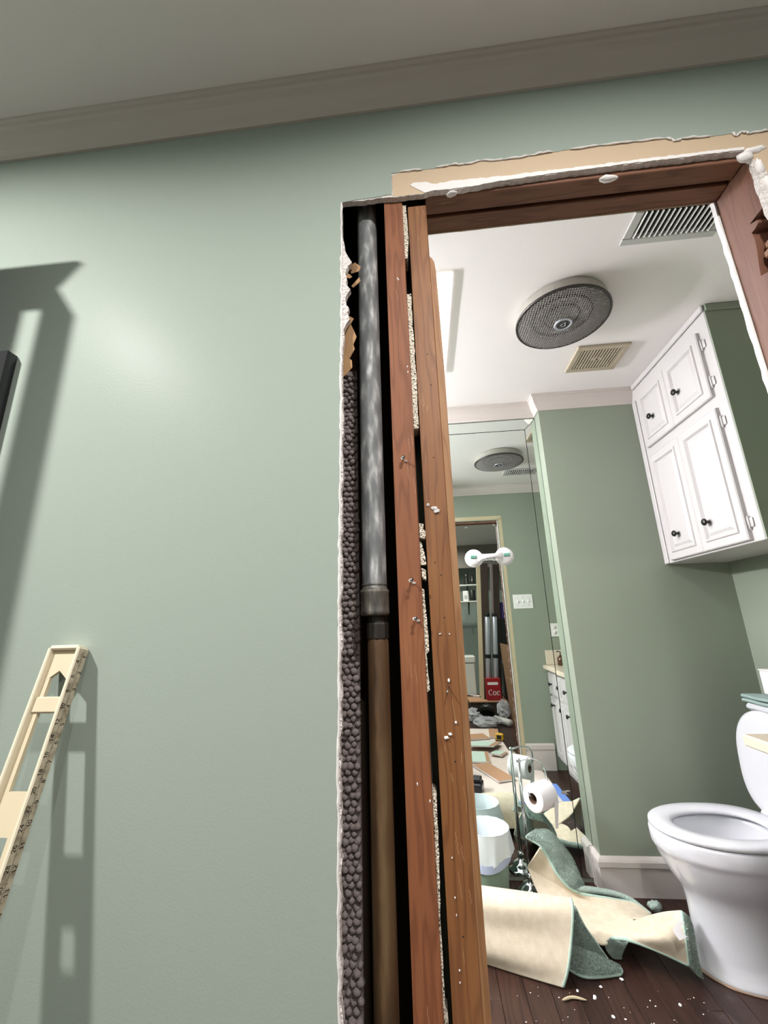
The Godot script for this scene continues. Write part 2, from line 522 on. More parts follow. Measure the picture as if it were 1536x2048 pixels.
func lights() -> void:
	downlight(HALL_A, "round ceiling downlight above the leaning level, left of the doorway", 5.2)
	downlight(HALL_B, "round ceiling downlight straight before the stripped doorway", 2.6)
	downlight(HALL_C, "round ceiling downlight deep in the hall, farthest from the doorway", 2.2)
	var t := thing("ceiling_fixture", "bright white rectangular ceiling light beside the wooden stud in the bathroom", "ceiling light", Vector3(BATH_L.x, CEIL, BATH_L.z))
	var b := S()
	span(b, Vector3(-0.118, -0.004, -0.318), Vector3(0.118, 0.0, 0.318), 0.001)
	obj("housing", b, M.lamp_trim, t)
	var g := S()
	span(g, Vector3(-0.125, -0.012, -0.325), Vector3(0.125, -0.0042, 0.325), 0.004)
	obj("lamp_diffuser", g, M.lamp_glow, t)
	panel_light("lamp_light", Vector3(BATH_L.x, CEIL - 0.016, BATH_L.z), Vector2(0.22, 0.62), 1.3, Color(0.985, 0.97, 1.0), t)
	# globe bar on the bathroom's left wall, out of the picture, whose light falls across the ceiling and the cabinet
	t = thing("globe_light_bar", "chrome wall light bar with four white globes on the bathroom's left wall", "wall light", Vector3(-1.6, 1.98, -0.98))
	obj("back_plate", boxm(Vector3(0.0005, -0.045, -0.38), Vector3(0.022, 0.045, 0.38), 0.004), M.chrome, t)
	for k in 4:
		var z := -0.285 + k * 0.19
		var sk := S(true)
		lathe(sk, [[0.026, 0.022], [0.026, 0.034], [0.018, 0.040]], 20, Transform3D(Basis(Vector3.BACK, -PI / 2), Vector3(0, 0, z)))
		obj("socket", sk, M.chrome, t)
		var gl := S(true)
		lathe(gl, [[0.0, 0.138], [0.022, 0.133], [0.038, 0.120], [0.0475, 0.102], [0.050, 0.088], [0.0475, 0.074], [0.038, 0.056], [0.024, 0.044], [0.016, 0.038], [0.0, 0.038]], 24, Transform3D(Basis(Vector3.BACK, -PI / 2), Vector3(0, 0, z)))
		obj("lamp_globe", gl, M.lamp_glow, t)
		var l := OmniLight3D.new()
		l.name = "lamp_light"
		l.light_energy = 1.50
		l.light_size = 0.04
		l.light_color = Color(0.985, 0.97, 1.0)
		l.omni_range = 12.0
		l.omni_attenuation = 2.0
		l.shadow_enabled = true
		t.add_child(l, true)
		l.position = Vector3(0.088, 0, z)

# ---------------------------------------------------------------- the setting
const GREEN_TOP := [[-0.1421, 2.0786], [-0.0753, 2.0815], [-0.0270, 2.0842], [-0.0250, 2.1462], [-0.0057, 2.1476], [0.0449, 2.1452], [0.0751, 2.1461], [0.1064, 2.1484], [0.1393, 2.1458], [0.1748, 2.1503], [0.2265, 2.1444], [0.2807, 2.1471], [0.3292, 2.1506], [0.3664, 2.1515], [0.4293, 2.1508], [0.5016, 2.1498], [0.5628, 2.1491], [0.5826, 2.1367], [0.5934, 2.1406], [0.6511, 2.1390], [0.6939, 2.1399], [0.7001, 2.1286], [0.7125, 2.1394], [0.7266, 2.1325], [0.7640, 2.1343], [0.7895, 2.1354]]
const DRY_TOP := [[-0.1421, 2.0786], [-0.0979, 2.0777], [-0.0529, 2.0794], [-0.0084, 2.0769], [0.0468, 2.0769], [0.0668, 2.0810], [0.1015, 2.0784], [0.1557, 2.0799], [0.2098, 2.0856], [0.2820, 2.0868], [0.3368, 2.0892], [0.3989, 2.0889], [0.4890, 2.0909], [0.5612, 2.0900], [0.6404, 2.0905], [0.7066, 2.0903], [0.7183, 2.0630]]
const TORN := [[-0.1400, 2.0592], [-0.1397, 2.0123], [-0.1382, 1.9843], [-0.1341, 1.9627], [-0.1329, 1.9434], [-0.1260, 1.9267], [-0.1175, 1.9094], [-0.1256, 1.9018], [-0.1323, 1.8842], [-0.1288, 1.8700], [-0.1304, 1.8536], [-0.1215, 1.8405], [-0.1280, 1.8295], [-0.1320, 1.8181], [-0.1310, 1.8034], [-0.1247, 1.7939], [-0.1282, 1.7828], [-0.1234, 1.7665], [-0.1307, 1.7546], [-0.1361, 1.7425], [-0.1346, 1.7242], [-0.1371, 1.7024], [-0.1385, 1.6835], [-0.1418, 1.6777], [-0.1414, 1.6589], [-0.1400, 1.6403], [-0.1404, 1.6246]]
const WHITE_TOP := [[0.0150, 2.1039], [0.0219, 2.1102], [0.0485, 2.1088], [0.0679, 2.0998], [0.1032, 2.1029], [0.1769, 2.0997], [0.2538, 2.0986], [0.3359, 2.0980], [0.4209, 2.0982], [0.4905, 2.0992], [0.6027, 2.0985], [0.7086, 2.0984]]
const FLAPS := [[[-0.1316, 1.9184], [-0.1130, 1.9223], [-0.0973, 1.9014], [-0.1025, 1.8927], [-0.1229, 1.8984]], [[-0.1232, 1.8666], [-0.1037, 1.8811], [-0.1003, 1.8696], [-0.1181, 1.8608]], [[-0.1349, 1.8954], [-0.1257, 1.8936], [-0.1196, 1.8873], [-0.1252, 1.8818], [-0.1329, 1.8843]], [[-0.1342, 1.7624], [-0.1281, 1.7884], [-0.1163, 1.7772], [-0.1238, 1.7664], [-0.1166, 1.7490], [-0.1104, 1.7308], [-0.1178, 1.7153], [-0.1150, 1.7033], [-0.1292, 1.6815], [-0.1402, 1.6843], [-0.1397, 1.7147], [-0.1377, 1.7370]], [[-0.1446, 1.6895], [-0.1402, 1.7056], [-0.1296, 1.6852], [-0.1210, 1.6762], [-0.1200, 1.6598], [-0.1317, 1.6480], [-0.1432, 1.6410]]]
const STRIPS := [[[-0.0062, 2.0680], [0.0036, 2.0672], [0.0047, 2.0121], [0.0049, 1.9628], [0.0010, 1.9200], [-0.0059, 1.9194], [-0.0059, 1.9838]], [[-0.0057, 1.8264], [0.0042, 1.8270], [0.0040, 1.7584], [0.0051, 1.6984], [0.0059, 1.6174], [0.0047, 1.5184], [-0.0079, 1.5183], [-0.0077, 1.5926], [-0.0077, 1.6452], [-0.0077, 1.7004], [-0.0072, 1.7683]], [[-0.0038, 1.3339], [0.0043, 1.3318], [0.0030, 1.3228], [0.0082, 1.3178], [0.0054, 1.3059], [-0.0041, 1.3077]], [[-0.0044, 1.3017], [-0.0008, 1.2973], [0.0022, 1.2846], [0.0054, 1.2603], [-0.0053, 1.2595]], [[-0.0035, 1.2544], [0.0039, 1.2508], [0.0038, 1.2334], [-0.0031, 1.2369]], [[-0.0052, 1.2200], [-0.0005, 1.2179], [0.0000, 1.1902], [0.0015, 1.1669], [0.0021, 1.1178], [-0.0026, 1.1135], [-0.0018, 1.0922], [-0.0001, 1.0582], [-0.0050, 1.0552], [-0.0056, 1.0996], [-0.0054, 1.1480], [-0.0056, 1.1826]], [[-0.0057, 0.9180], [0.0019, 0.9133], [0.0007, 0.8764], [0.0011, 0.8375], [-0.0000, 0.8026], [-0.0022, 0.7673], [-0.0017, 0.7331], [-0.0015, 0.7065], [-0.0028, 0.6564], [-0.0054, 0.6563], [-0.0047, 0.7064], [-0.0048, 0.7534], [-0.0041, 0.8140], [-0.0049, 0.8642]], [[-0.0149, 0.6469], [-0.0111, 0.6515], [-0.0035, 0.6511], [0.0013, 0.6463], [0.0012, 0.6354], [-0.0166, 0.6346]]]

func partition() -> void:
	rng.seed = 7
	var w := setting("wall_front")
	tag(w, "sage green hall wall cut open around a stripped doorway", "wall")
	# painted skin: everything but the hole, the doorway and the bare band round it
	var left := rough_line([[-0.1455, 0.0], [-0.1465, 0.66], [-0.1478, 0.98], [-0.1462, 1.25], [-0.1435, 1.55], [-0.1425, 1.85], [GREEN_TOP[0][0], GREEN_TOP[0][1]]], 0.012, 0.0012)
	var skin := left + rough_line(GREEN_TOP, 0.006, 0.0012).slice(1) + [[0.835, 2.12], [0.832, 1.4], [0.834, 0.0], [1.9, 0.0], [1.9, CEIL], [-1.9, CEIL], [-1.9, 0.0]]
	var st := S()
	slab(st, V2(skin), -0.0006, 0.0)
	obj("painted_face", st, M.green_paint, w)
	# board behind it, torn edges proud of the paint
	var edge := []
	for p in left:
		if p[1] < TORN[-1][1]: edge.append([p[0] + 0.004 + rng.randf_range(0, 0.0035), p[1]])
	var torn := TORN.duplicate(); torn.reverse()
	for p in torn: edge.append([maxf(p[0], -0.139), p[1]])
	edge.append([-0.140, 2.06])
	var core := edge + rough_line(DRY_TOP, 0.008, 0.0016) + rough_line([[0.716, 2.05], [0.717, 1.0], [0.717, 0.0]], 0.015, 0.003) + [[1.9, 0.0], [1.9, CEIL], [-1.9, CEIL], [-1.9, 0.0]]
	st = S()
	slab(st, V2(core), -0.0127, -0.0011)
	obj("gypsum_board", st, M.gypsum, w)
	# old tan paint that the casing covered
	var tan := [[-0.024, 2.0795]] + [[-0.0245, 2.140]]
	for p in GREEN_TOP.slice(4): tan.append([p[0], p[1] + 0.002])
	tan += [[0.836, 2.12], [0.836, 0.0], [0.740, 0.0], [0.738, 1.0], [0.735, 2.03]]
	var low := DRY_TOP.slice(3, DRY_TOP.size() - 1); low.reverse()
	for p in rough_line(low, 0.01, 0.001): tan.append([p[0], p[1] + 0.001])
	st = S()
	slab(st, V2(tan), -0.0011, -0.0007)
	obj("bare_tan_band", st, M.tan_paint, w)
	# ragged white edge of the board along the head of the opening
	var white := rough_line(WHITE_TOP, 0.007, 0.0016)
	var back := DRY_TOP.slice(4, DRY_TOP.size() - 1); back.reverse()
	for p in rough_line(back, 0.008, 0.0012): white.append([p[0], p[1] + 0.0004])
	st = S()
	slab(st, V2(white), -0.0007, 0.0006)
	obj("chipped_edge", st, M.white_plaster, w)
	# curled slivers of paint along the top of the bare band
	for i in range(4, GREEN_TOP.size() - 1):
		var a := Vector3(GREEN_TOP[i][0], GREEN_TOP[i][1], 0.0008); var b := Vector3(GREEN_TOP[i + 1][0], GREEN_TOP[i + 1][1], 0.0008)
		if i % 7 == 5: continue
		st = S()
		var pts := []
		for k in 6: pts.append(a.lerp(b, k / 5.0) + Vector3(0, rng.randf_range(-0.0012, 0.002), rng.randf_range(0, 0.0015)))
		tube(st, pts, [0.0008, 0.0019, 0.0026, 0.0017, 0.0024, 0.0006], 6)
		obj("paint_sliver", st, M.white_plaster, w)
	# sliver down the left edge of the hole
	st = S()
	var ln := []; var lr := []
	for p in left:
		ln.append(Vector3(p[0] + 0.002, p[1], -0.0012)); lr.append(rng.randf_range(0.0014, 0.0030))
	tube(st, ln, lr, 6)
	obj("chipped_edge", st, M.white_plaster, w)
	# torn facing paper hanging into the hole
	for f in FLAPS.size():
		st = S()
		var m := Vector2.ZERO
		for p in FLAPS[f]: m += Vector2(p[0], p[1]) / FLAPS[f].size()
		slab(st, V2(FLAPS[f]), -0.0006, 0.0006, true, Transform3D(Basis(Vector3.UP, [-0.5, -0.35, 0.3, -0.3, -0.25][f]), Vector3(m.x, 0, -0.0145 - 0.002 * (f % 2))) * Transform3D(Basis(), Vector3(-m.x, 0, 0)))
		obj("torn_paper", st, M.kraft_paper, w)
	# lumps of filler at the head and the right-hand corner
	for q in [[0.432, 2.060, 0.0, 0.020, 0.007], [0.706, 2.073, 0.001, 0.016, 0.011], [0.722, 2.086, 0.001, 0.020, 0.008], [0.735, 2.090, 0.0, 0.016, 0.007], [0.105, 2.070, -0.001, 0.012, 0.004], [0.726, 2.045, 0.0, 0.008, 0.02], [0.731, 2.000, 0.0, 0.007, 0.018], [0.727, 1.955, 0.0, 0.007, 0.02], [0.735, 1.90, 0.0, 0.008, 0.025], [0.727, 1.84, 0.0, 0.007, 0.02]]:
		st = S(true)
		blob(st, Vector3(q[0], q[1], q[2] - 0.003), Vector3(q[3], q[4], 0.007), 10, 6, 0.16)
		obj("filler_lump", st, M.white_plaster, w)
	# plaster squeezed between the two studs
	for s in STRIPS:
		st = S()
		slab(st, V2(rough_line(s + [s[0]], 0.01, 0.0008).slice(0, -1)), -0.05, -0.0150)
		obj("plaster_strip", st, M.plaster_holes, w)
	# bathroom face
	st = S()
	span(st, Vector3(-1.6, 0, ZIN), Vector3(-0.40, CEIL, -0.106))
	obj("bathroom_board", st, M.dimmed_green_paint, w)
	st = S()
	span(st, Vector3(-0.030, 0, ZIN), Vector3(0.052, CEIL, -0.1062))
	obj("bathroom_board", st, M.dimmed_green_paint, w)
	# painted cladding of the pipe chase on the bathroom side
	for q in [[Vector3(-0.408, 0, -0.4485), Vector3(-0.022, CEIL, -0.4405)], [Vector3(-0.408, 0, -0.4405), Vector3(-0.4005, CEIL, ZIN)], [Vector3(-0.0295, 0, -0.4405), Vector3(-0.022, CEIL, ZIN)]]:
		obj("bathroom_board", boxm(q[0], q[1]), M.dimmed_green_paint, w)
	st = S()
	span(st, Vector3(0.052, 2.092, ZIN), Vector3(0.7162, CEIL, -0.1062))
	obj("bathroom_board", st, M.dimmed_green_paint, w)
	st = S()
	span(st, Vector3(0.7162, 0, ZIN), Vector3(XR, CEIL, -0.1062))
	obj("bathroom_board", st, M.dimmed_green_paint, w)
	# bare edges where the casing was, seen in the mirror
	st = S()
	slab(st, V2(rough_line([[0.725, 0.0], [0.722, 0.7], [0.726, 1.4], [0.724, 2.10]], 0.03, 0.002) + [[0.755, 2.115], [0.757, 1.4], [0.754, 0.6], [0.757, 0.0]]), ZIN - 0.0012, ZIN - 0.0002)
	obj("bare_tan_band", st, M.cream_edge, w)
	st = S()
	slab(st, V2([[0.05, 2.10], [0.75, 2.10], [0.755, 2.135], [0.05, 2.135]]), ZIN - 0.0012, ZIN - 0.0002)
	obj("bare_tan_band", st, M.cream_edge, w)
	st = S()
	slab(st, V2(rough_line([[0.7110, 0.0], [0.7118, 1.0], [0.7112, 2.088]], 0.02, 0.0012) + [[0.7155, 2.088], [0.7158, 0.0]]), ZIN, -0.1060)
	obj("chipped_edge", st, M.white_plaster, w)
	st = S()
	ln = []; lr = []
	for k in 60:
		ln.append(Vector3(0.0615 + rng.randf_range(-0.0006, 0.0006), 1.92 - k * 0.032, -0.1065)); lr.append(rng.randf_range(0.0012, 0.0022))
	tube(st, ln, lr, 6)
	obj("chipped_edge", st, M.white_plaster, w)

func lath() -> void:
	rng.seed = 17
	var t := thing("plaster_lath", "grey lumpy plaster pushed through metal lath inside the open wall", "plaster")
	obj("plaster_back", boxm(Vector3(-0.379, 0.02, -0.1055), Vector3(-0.1255, 1.71, -0.098)), M.grey_plaster, t)
	var forms := []
	for v in 4:
		var st := S(true)
		blob(st, Vector3.ZERO, Vector3(0.0066, 0.0056, 0.0065), 7, 5, 0.14)
		st.generate_normals()
		forms.append(st.commit())
	var rest := S(true)
	var n := 0
	var y := 0.585
	var row := 0
	while y < 1.70:
		var pitch := 0.0106 + 0.0008 * sin(y * 23.0)
		for c in 4:
			var x := -0.1650 + c * 0.0115 + (0.0055 if row % 2 else 0.0) + rng.randf_range(-0.0018, 0.0018)
			if x > -0.1275: continue
			var p := Vector3(x, y + rng.randf_range(-0.0022, 0.0022), -0.0955 + rng.randf_range(-0.002, 0.003))
			var b := Basis(Vector3.BACK, rng.randf_range(-0.5, 0.5)).scaled(Vector3.ONE * rng.randf_range(0.82, 1.18))
			if n < 300:
				var o := obj("plaster_key", forms[rng.randi() % 4], M.grey_plaster, t)
				o.transform = Transform3D(b, p)
			else:
				blob(rest, p, Vector3(0.0066, 0.0056, 0.0065), 7, 5, 0.14, b)
			n += 1
		y += pitch
		row += 1
	if n > 300: tag(obj("plaster_keys", rest, M.grey_plaster, t), "", "", "", "stuff")
	# pipe chase behind the studs: boards all round, open to the hall only through the hole
	var c := thing("pipe_chase", "deep dark timber-lined pipe chase behind the grey pipe", "wall cavity")
	obj("back_board", boxm(Vector3(-0.40, 0.0, -0.44), Vector3(-0.030, CEIL - 0.0005, -0.42)), M.old_board, c)
	obj("side_board", boxm(Vector3(-0.40, 0.0, -0.42), Vector3(-0.38, CEIL - 0.0005, -0.106)), M.old_board, c)
	obj("side_board", boxm(Vector3(-0.046, 0.0, -0.42), Vector3(-0.030, CEIL - 0.0005, -0.1063)), M.old_board, c)
	obj("top_board", boxm(Vector3(-0.38, 2.38, -0.42), Vector3(-0.046, 2.40, -0.106)), M.old_board, c)
	obj("top_plate", boxm(Vector3(-0.38, 2.38, -0.1055), Vector3(-0.046, 2.42, -0.0132)), M.old_board, c)

func nail(parent: Node, at: Vector3, towards: Vector3, length: float, r := 0.0013, head := true) -> void:
	var st := S(true)
	tube(st, [at, at + towards.normalized() * length], r, 8)
	if head: tube(st, [at + towards.normalized() * length, at + towards.normalized() * (length + 0.0012)], r * 2.4, 10)
	obj("nail", st, M.steel, parent)

func crumb(parent: Node, c: Vector3, r: Vector3, m: Material, jitter := 0.3) -> void:
	var st := S()
	blob(st, c, r, 7, 5, jitter)
	obj("plaster_crumb", st, m, parent)

func framing() -> void:
	rng.seed = 27
	var t := thing("wall_stud", "reddish wooden stud beside the grey pipe, left of the pair", "wall stud", Vector3.ZERO, Vector3.ZERO, "exposed wall studs")
	obj("board", boxm(Vector3(-0.0455, 0.0, -0.105), Vector3(-0.0045, CEIL - 0.001, -0.0130), 0.0012), M.stud_red, t)
	for q in [[-0.0272, 1.4552, 0.013], [-0.0224, 1.2317, 0.020], [-0.0185, 1.1694, 0.016]]:
		nail(t, Vector3(q[0], q[1], -0.0135), Vector3(0.1, 0.05, 1), q[2])
		crumb(t, Vector3(q[0], q[1], -0.0125 + q[2] * 0.55), Vector3(0.0036, 0.0026, 0.0026), M.white_plaster)
		crumb(t, Vector3(q[0] + 0.005, q[1] - 0.003, -0.0115), Vector3(0.0030, 0.0020, 0.0012), M.gypsum)
	for q in [[-0.0225, 1.8671], [-0.0205, 1.8640], [-0.0105, 1.652], [-0.0100, 1.640], [-0.0262, 0.9272], [-0.0085, 0.905]]:
		crumb(t, Vector3(q[0], q[1], -0.0126), Vector3(0.0012, 0.0022, 0.0008), M.white_plaster)
	t = thing("wall_stud", "brown wooden stud at the door opening, right of the pair, with a plaster lump", "wall stud", Vector3.ZERO, Vector3.ZERO, "exposed wall studs")
	obj("board", boxm(Vector3(0.0072, 0.0, -0.105), Vector3(0.0478, 2.06, -0.0130), 0.0016), M.stud_brown, t)
	for q in [[0.0243, 1.3590, 0.0056, 0.0034], [0.0140, 1.3660, 0.0030, 0.0028], [0.0305, 1.3545, 0.0046, 0.0036], [0.0265, 1.3525, 0.0040, 0.0026], [0.0217, 0.9907, 0.0036, 0.0024], [0.0274, 0.9955, 0.0030, 0.0020], [0.0311, 1.0731, 0.0020, 0.0030], [0.0378, 1.0117, 0.0020, 0.0022], [0.0214, 1.1444, 0.0020, 0.0012], [0.0369, 1.144, 0.0012, 0.0012], [0.0191, 0.8338, 0.0010, 0.0012], [0.020, 0.786, 0.0010, 0.0014], [0.0206, 0.7657, 0.0008, 0.0016], [0.0202, 0.7041, 0.0011, 0.0012], [0.0198, 0.6906, 0.0009, 0.0014]]:
		crumb(t, Vector3(q[0], q[1], -0.0122), Vector3(q[2], q[3], minf(q[2], 0.0036)), M.white_plaster)
	nail(t, Vector3(0.0300, 1.064, -0.0135), Vector3(-0.25, -0.5, 1), 0.016, 0.0011, false)
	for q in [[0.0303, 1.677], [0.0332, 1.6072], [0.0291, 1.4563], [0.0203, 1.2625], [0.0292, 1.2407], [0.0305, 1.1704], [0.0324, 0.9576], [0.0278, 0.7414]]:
		var h := S(true)  # dark disc standing for a nail hole, its shade put into the colour
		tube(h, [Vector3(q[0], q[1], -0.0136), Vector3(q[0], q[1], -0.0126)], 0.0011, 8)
		obj("nail_hole_disc", h, M.dark_iron, t)
	# strip of jamb left on the opening side of that stud
	t = thing("jamb_strip", "narrow pale wooden strip along the right edge of the brown stud", "wood strip")
	var st := S()
	slab(st, V2([[0.0480, 0.0], [0.0480, 1.934], [0.0530, 1.930], [0.0580, 1.918], [0.0605, 1.890], [0.0625, 1.65], [0.0606, 1.285], [0.0595, 0.9], [0.0595, 0.0]]), -0.104, -0.030)
	obj("strip", st, M.strip_wood, t)
	nail(t, Vector3(0.0575, 1.0475, -0.032), Vector3(1.0, -0.05, 0.18), 0.024, 0.0013, false)
	# head of the opening: two boards on edge with a gap
	t = thing("header_board", "dark red header board over the doorway, next to the hall", "header board", Vector3.ZERO, Vector3.ZERO, "header boards over the doorway")
	obj("board", boxm(Vector3(0.0480, 2.078, -0.0535), Vector3(0.7145, 2.20, -0.0130), 0.0015), M.header_wood, t)
	t = thing("header_board", "dark red header board over the doorway, next to the bathroom", "header board", Vector3.ZERO, Vector3.ZERO, "header boards over the doorway")
	obj("board", boxm(Vector3(0.0480, 2.080, -0.1045), Vector3(0.7145, 2.20, -0.0640), 0.0015), M.header_wood, t)
	st = S()
	var ln := []; var lr := []
	for k in 40:
		ln.append(Vector3(0.05 + k * 0.0169, 2.0800 + rng.randf_range(-0.0008, 0.0004), -0.1035)); lr.append(rng.randf_range(0.001, 0.0028))
	tube(st, ln, lr, 6)
	obj("splintered_edge", st, M.caulk, t)
	# right-hand trimmer with a broken pocket
	t = thing("door_trimmer", "pinkish wooden trimmer on the right side of the doorway with a broken pocket", "wall stud")
	st = S()
	slab(st, V2([[-0.105, 0.0], [-0.105, 2.20], [-0.0130, 2.20], [-0.0130, 1.9495], [-0.0297, 1.9486], [-0.0480, 1.9476], [-0.0290, 1.9380], [-0.0300, 1.9310], [-0.0400, 1.9267], [-0.0490, 1.9269], [-0.0470, 1.9061], [-0.0500, 1.880], [-0.0560, 1.850], [-0.0588, 1.8263], [-0.0415, 1.8200], [-0.0130, 1.808], [-0.0130, 0.0]]), -0.7560, -0.7160, true, Transform3D(Basis(Vector3(0, 0, 1), Vector3(0, 1, 0), Vector3(-1, 0, 0)), Vector3.ZERO))
	obj("board", st, M.stud_pink, t)
	for k in 4:
		obj("splinter", boxm(Vector3(0.722 + 0.003 * (k % 2), 1.816 + k * 0.019, -0.047 + 0.004 * (k % 2)), Vector3(0.756, 1.834 + k * 0.019, -0.016), 0.003), M.stud_brown, t)
	obj("pocket_back", boxm(Vector3(0.800, 1.70, -0.105), Vector3(0.812, 2.05, -0.0131)), M.old_board, t)

func pipe() -> void:
	var t := thing("waste_pipe", "grey galvanized steel pipe with a coupling and rusty brown lower length inside the wall", "pipe", Vector3(-0.0905, 0, -0.058))
	var st := S(true)
	lathe(st, [[0.0225, 1.226], [0.0225, 2.378]], 36)
	obj("upper_pipe", st, M.galvanized, t)
	st = S(true)
	lathe(st, [[0.0232, 1.2235], [0.0232, 1.2265], [0.0222, 1.227], [0.0222, 1.230], [0.0232, 1.2305], [0.0232, 1.2335], [0.0222, 1.234]], 36)
	obj("thread", st, M.old_fitting, t)
	st = S(true)
	lathe(st, [[0.0, 1.178], [0.0235, 1.178], [0.0262, 1.181], [0.0262, 1.186], [0.0256, 1.188], [0.0256, 1.216], [0.0264, 1.218], [0.0264, 1.2215], [0.0250, 1.2232], [0.0225, 1.2235]], 36)
	obj("coupling", st, M.old_fitting, t)
	st = S(true)
	lathe(st, [[0.0150, 1.150], [0.0150, 1.178]], 24, Transform3D(Basis(), Vector3(0.003, 0, 0)))
	obj("nipple", st, M.dark_iron, t)
	st = S()
	lathe(st, [[0.0, 1.138], [0.0188, 1.138], [0.0195, 1.140], [0.0195, 1.163], [0.0185, 1.166], [0.0, 1.166]], 8, Transform3D(Basis(), Vector3(0.004, 0, 0)))
	obj("nut", st, M.dark_iron, t)
	st = S(true)
	lathe(st, [[0.0185, 0.0], [0.0185, 1.132], [0.0170, 1.138]], 30, Transform3D(Basis(), Vector3(0.004, 0, 0)))
	obj("lower_pipe", st, M.rusty_pipe, t)

# crown moulding along a path of wall corners, the room on the left hand of the path
func crown(called: String, pts: Array, closed := false) -> void:
	var prof := [[0.0, 0.0], [0.006, 0.0], [0.008, 0.006], [0.010, 0.012], [0.016, 0.020], [0.028, 0.045], [0.032, 0.064], [0.036, 0.070], [0.036, 0.080], [0.042, 0.084], [0.042, 0.092], [0.0, 0.092]]
	sweep(called, pts, prof, CROWN, M.trim_paint)

func sweep(called: String, pts: Array, prof: Array, y0: float, m: Material) -> void:
	var st := S()
	var n := pts.size()
	var rings := []
	for i in n:
		var a: Vector2 = pts[i]
		var d0: Vector2 = (a - pts[i - 1]).normalized() if i > 0 else (pts[1] - a).normalized()
		var d1: Vector2 = (pts[i + 1] - a).normalized() if i < n - 1 else d0
		var n0 := Vector2(-d0.y, d0.x); var n1 := Vector2(-d1.y, d1.x)
		var mm := (n0 + n1).normalized()
		mm /= maxf(0.2, mm.dot(n0))
		var ring := []
		for p in prof: ring.append(Vector3(a.x + mm.x * p[0], y0 + p[1], a.y + mm.y * p[0]))
		rings.append(ring)
	loft(st, rings, true, true)
	tag(obj(called, st, m), "", "", "", "structure")

func shell() -> void:
	# floor of single boards over a base
	rng.seed = 37
	var f := setting("floor")
	obj("subfloor", boxm(Vector3(-1.95, -0.12, -1.75), Vector3(1.95, -0.020, 3.85)), M.subfloor, f)
	var x := -1.9
	while x < 1.9:
		var z := -1.72
		var first := true
		while z < 3.8:
			var l := rng.randf_range(0.9, 1.7) if not first else rng.randf_range(0.3, 1.2)
			first = false
			var z1 := minf(z + l, 3.82)
			obj("floor_board", boxm(Vector3(x + 0.0006, -0.020, z + 0.0006), Vector3(x + 0.0830 - 0.0006, 0.0, z1 - 0.0006), 0.0012), M["floor_wood_%d" % (rng.randi() % 3)], f)
			z = z1
		x += 0.083
	var c := setting("ceiling")
	for q in [[-1.95, 1.95, -1.75, -1.296], [-1.95, 0.820, -1.296, -1.128], [1.030, 1.95, -1.296, -1.128], [-1.95, 1.95, -1.128, -0.5255], [-1.95, 0.7675, -0.5255, -0.4105], [1.0425, 1.95, -0.5255, -0.4105], [-1.95, 1.95, -0.4105, 3.85]]:
		obj("ceiling_board", boxm(Vector3(q[0], CEIL, q[2]), Vector3(q[1], CEIL + 0.02, q[3])), M.ceiling_paint, c)
	# bathroom walls
	var w := setting("wall_back")
	obj("wall_face", boxm(Vector3(0.717, 0, -1.75), Vector3(XR, CEIL, ZB)), M.dimmed_green_paint, w)
	obj("recess_face", boxm(Vector3(-1.6, 0, -1.75), Vector3(0.717, CEIL, ZM - 0.008)), M.dimmed_green_paint, w)
	obj("wall_right", boxm(Vector3(XR, 0, -1.75), Vector3(1.9, CEIL, -0.1060)), M.dimmed_green_paint).set_meta("kind", "structure")
	obj("wall_left", boxm(Vector3(-1.7, 0, -1.75), Vector3(-1.6, CEIL, -0.106)), M.dimmed_green_paint).set_meta("kind", "structure")
	# hall walls
	obj("wall_hall_left", boxm(Vector3(-1.95, 0, -0.0126), Vector3(-1.9, CEIL, 3.85)), M.green_paint).set_meta("kind", "structure")
	obj("wall_hall_right", boxm(Vector3(1.9, 0, -0.1059), Vector3(1.95, CEIL, 3.85)), M.green_paint).set_meta("kind", "structure")
	w = setting("wall_far")
	obj("wall_face", boxm(Vector3(-1.9, 0, 3.72), Vector3(1.9, CEIL, 3.85)), M.green_paint, w)
	obj("soffit", boxm(Vector3(-1.9, 2.055, 3.06), Vector3(1.9, CEIL, 3.16), 0.004), M.soffit_paint, w)
	obj("wall_face", boxm(Vector3(-1.9, 0, 3.06), Vector3(0.0, 2.055, 3.16)), M.green_paint, w)
	# mouldings
	crown("trim_1", [Vector2(-1.9, 0.0), Vector2(1.9, 0.0)])
	crown("trim_2", [Vector2(-1.6, ZM), Vector2(0.717, ZM), Vector2(0.717, ZB), Vector2(1.24, ZB)])
	crown("trim_3", [Vector2(XR, ZIN), Vector2(-0.021, ZIN)])
	crown("trim_4", [Vector2(XR, -0.899), Vector2(XR, ZIN)])
	var bb := [[0.0, 0.0], [0.014, 0.0], [0.014, 0.108], [0.020, 0.111], [0.020, 0.130], [0.015, 0.138], [0.007, 0.146], [0.0, 0.147]]
	sweep("baseboard_back", [Vector2(0.700, ZM + 0.001), Vector2(0.717, ZM + 0.001), Vector2(0.717, ZB), Vector2(XR, ZB)], bb, 0.0, M.trim_paint)
	sweep("baseboard_front", [Vector2(0.985, ZIN), Vector2(0.757, ZIN)], [[0.0, 0.0], [0.014, 0.0], [0.014, 0.15], [0.020, 0.155], [0.020, 0.185], [0.0, 0.195]], 0.0, M.trim_paint)

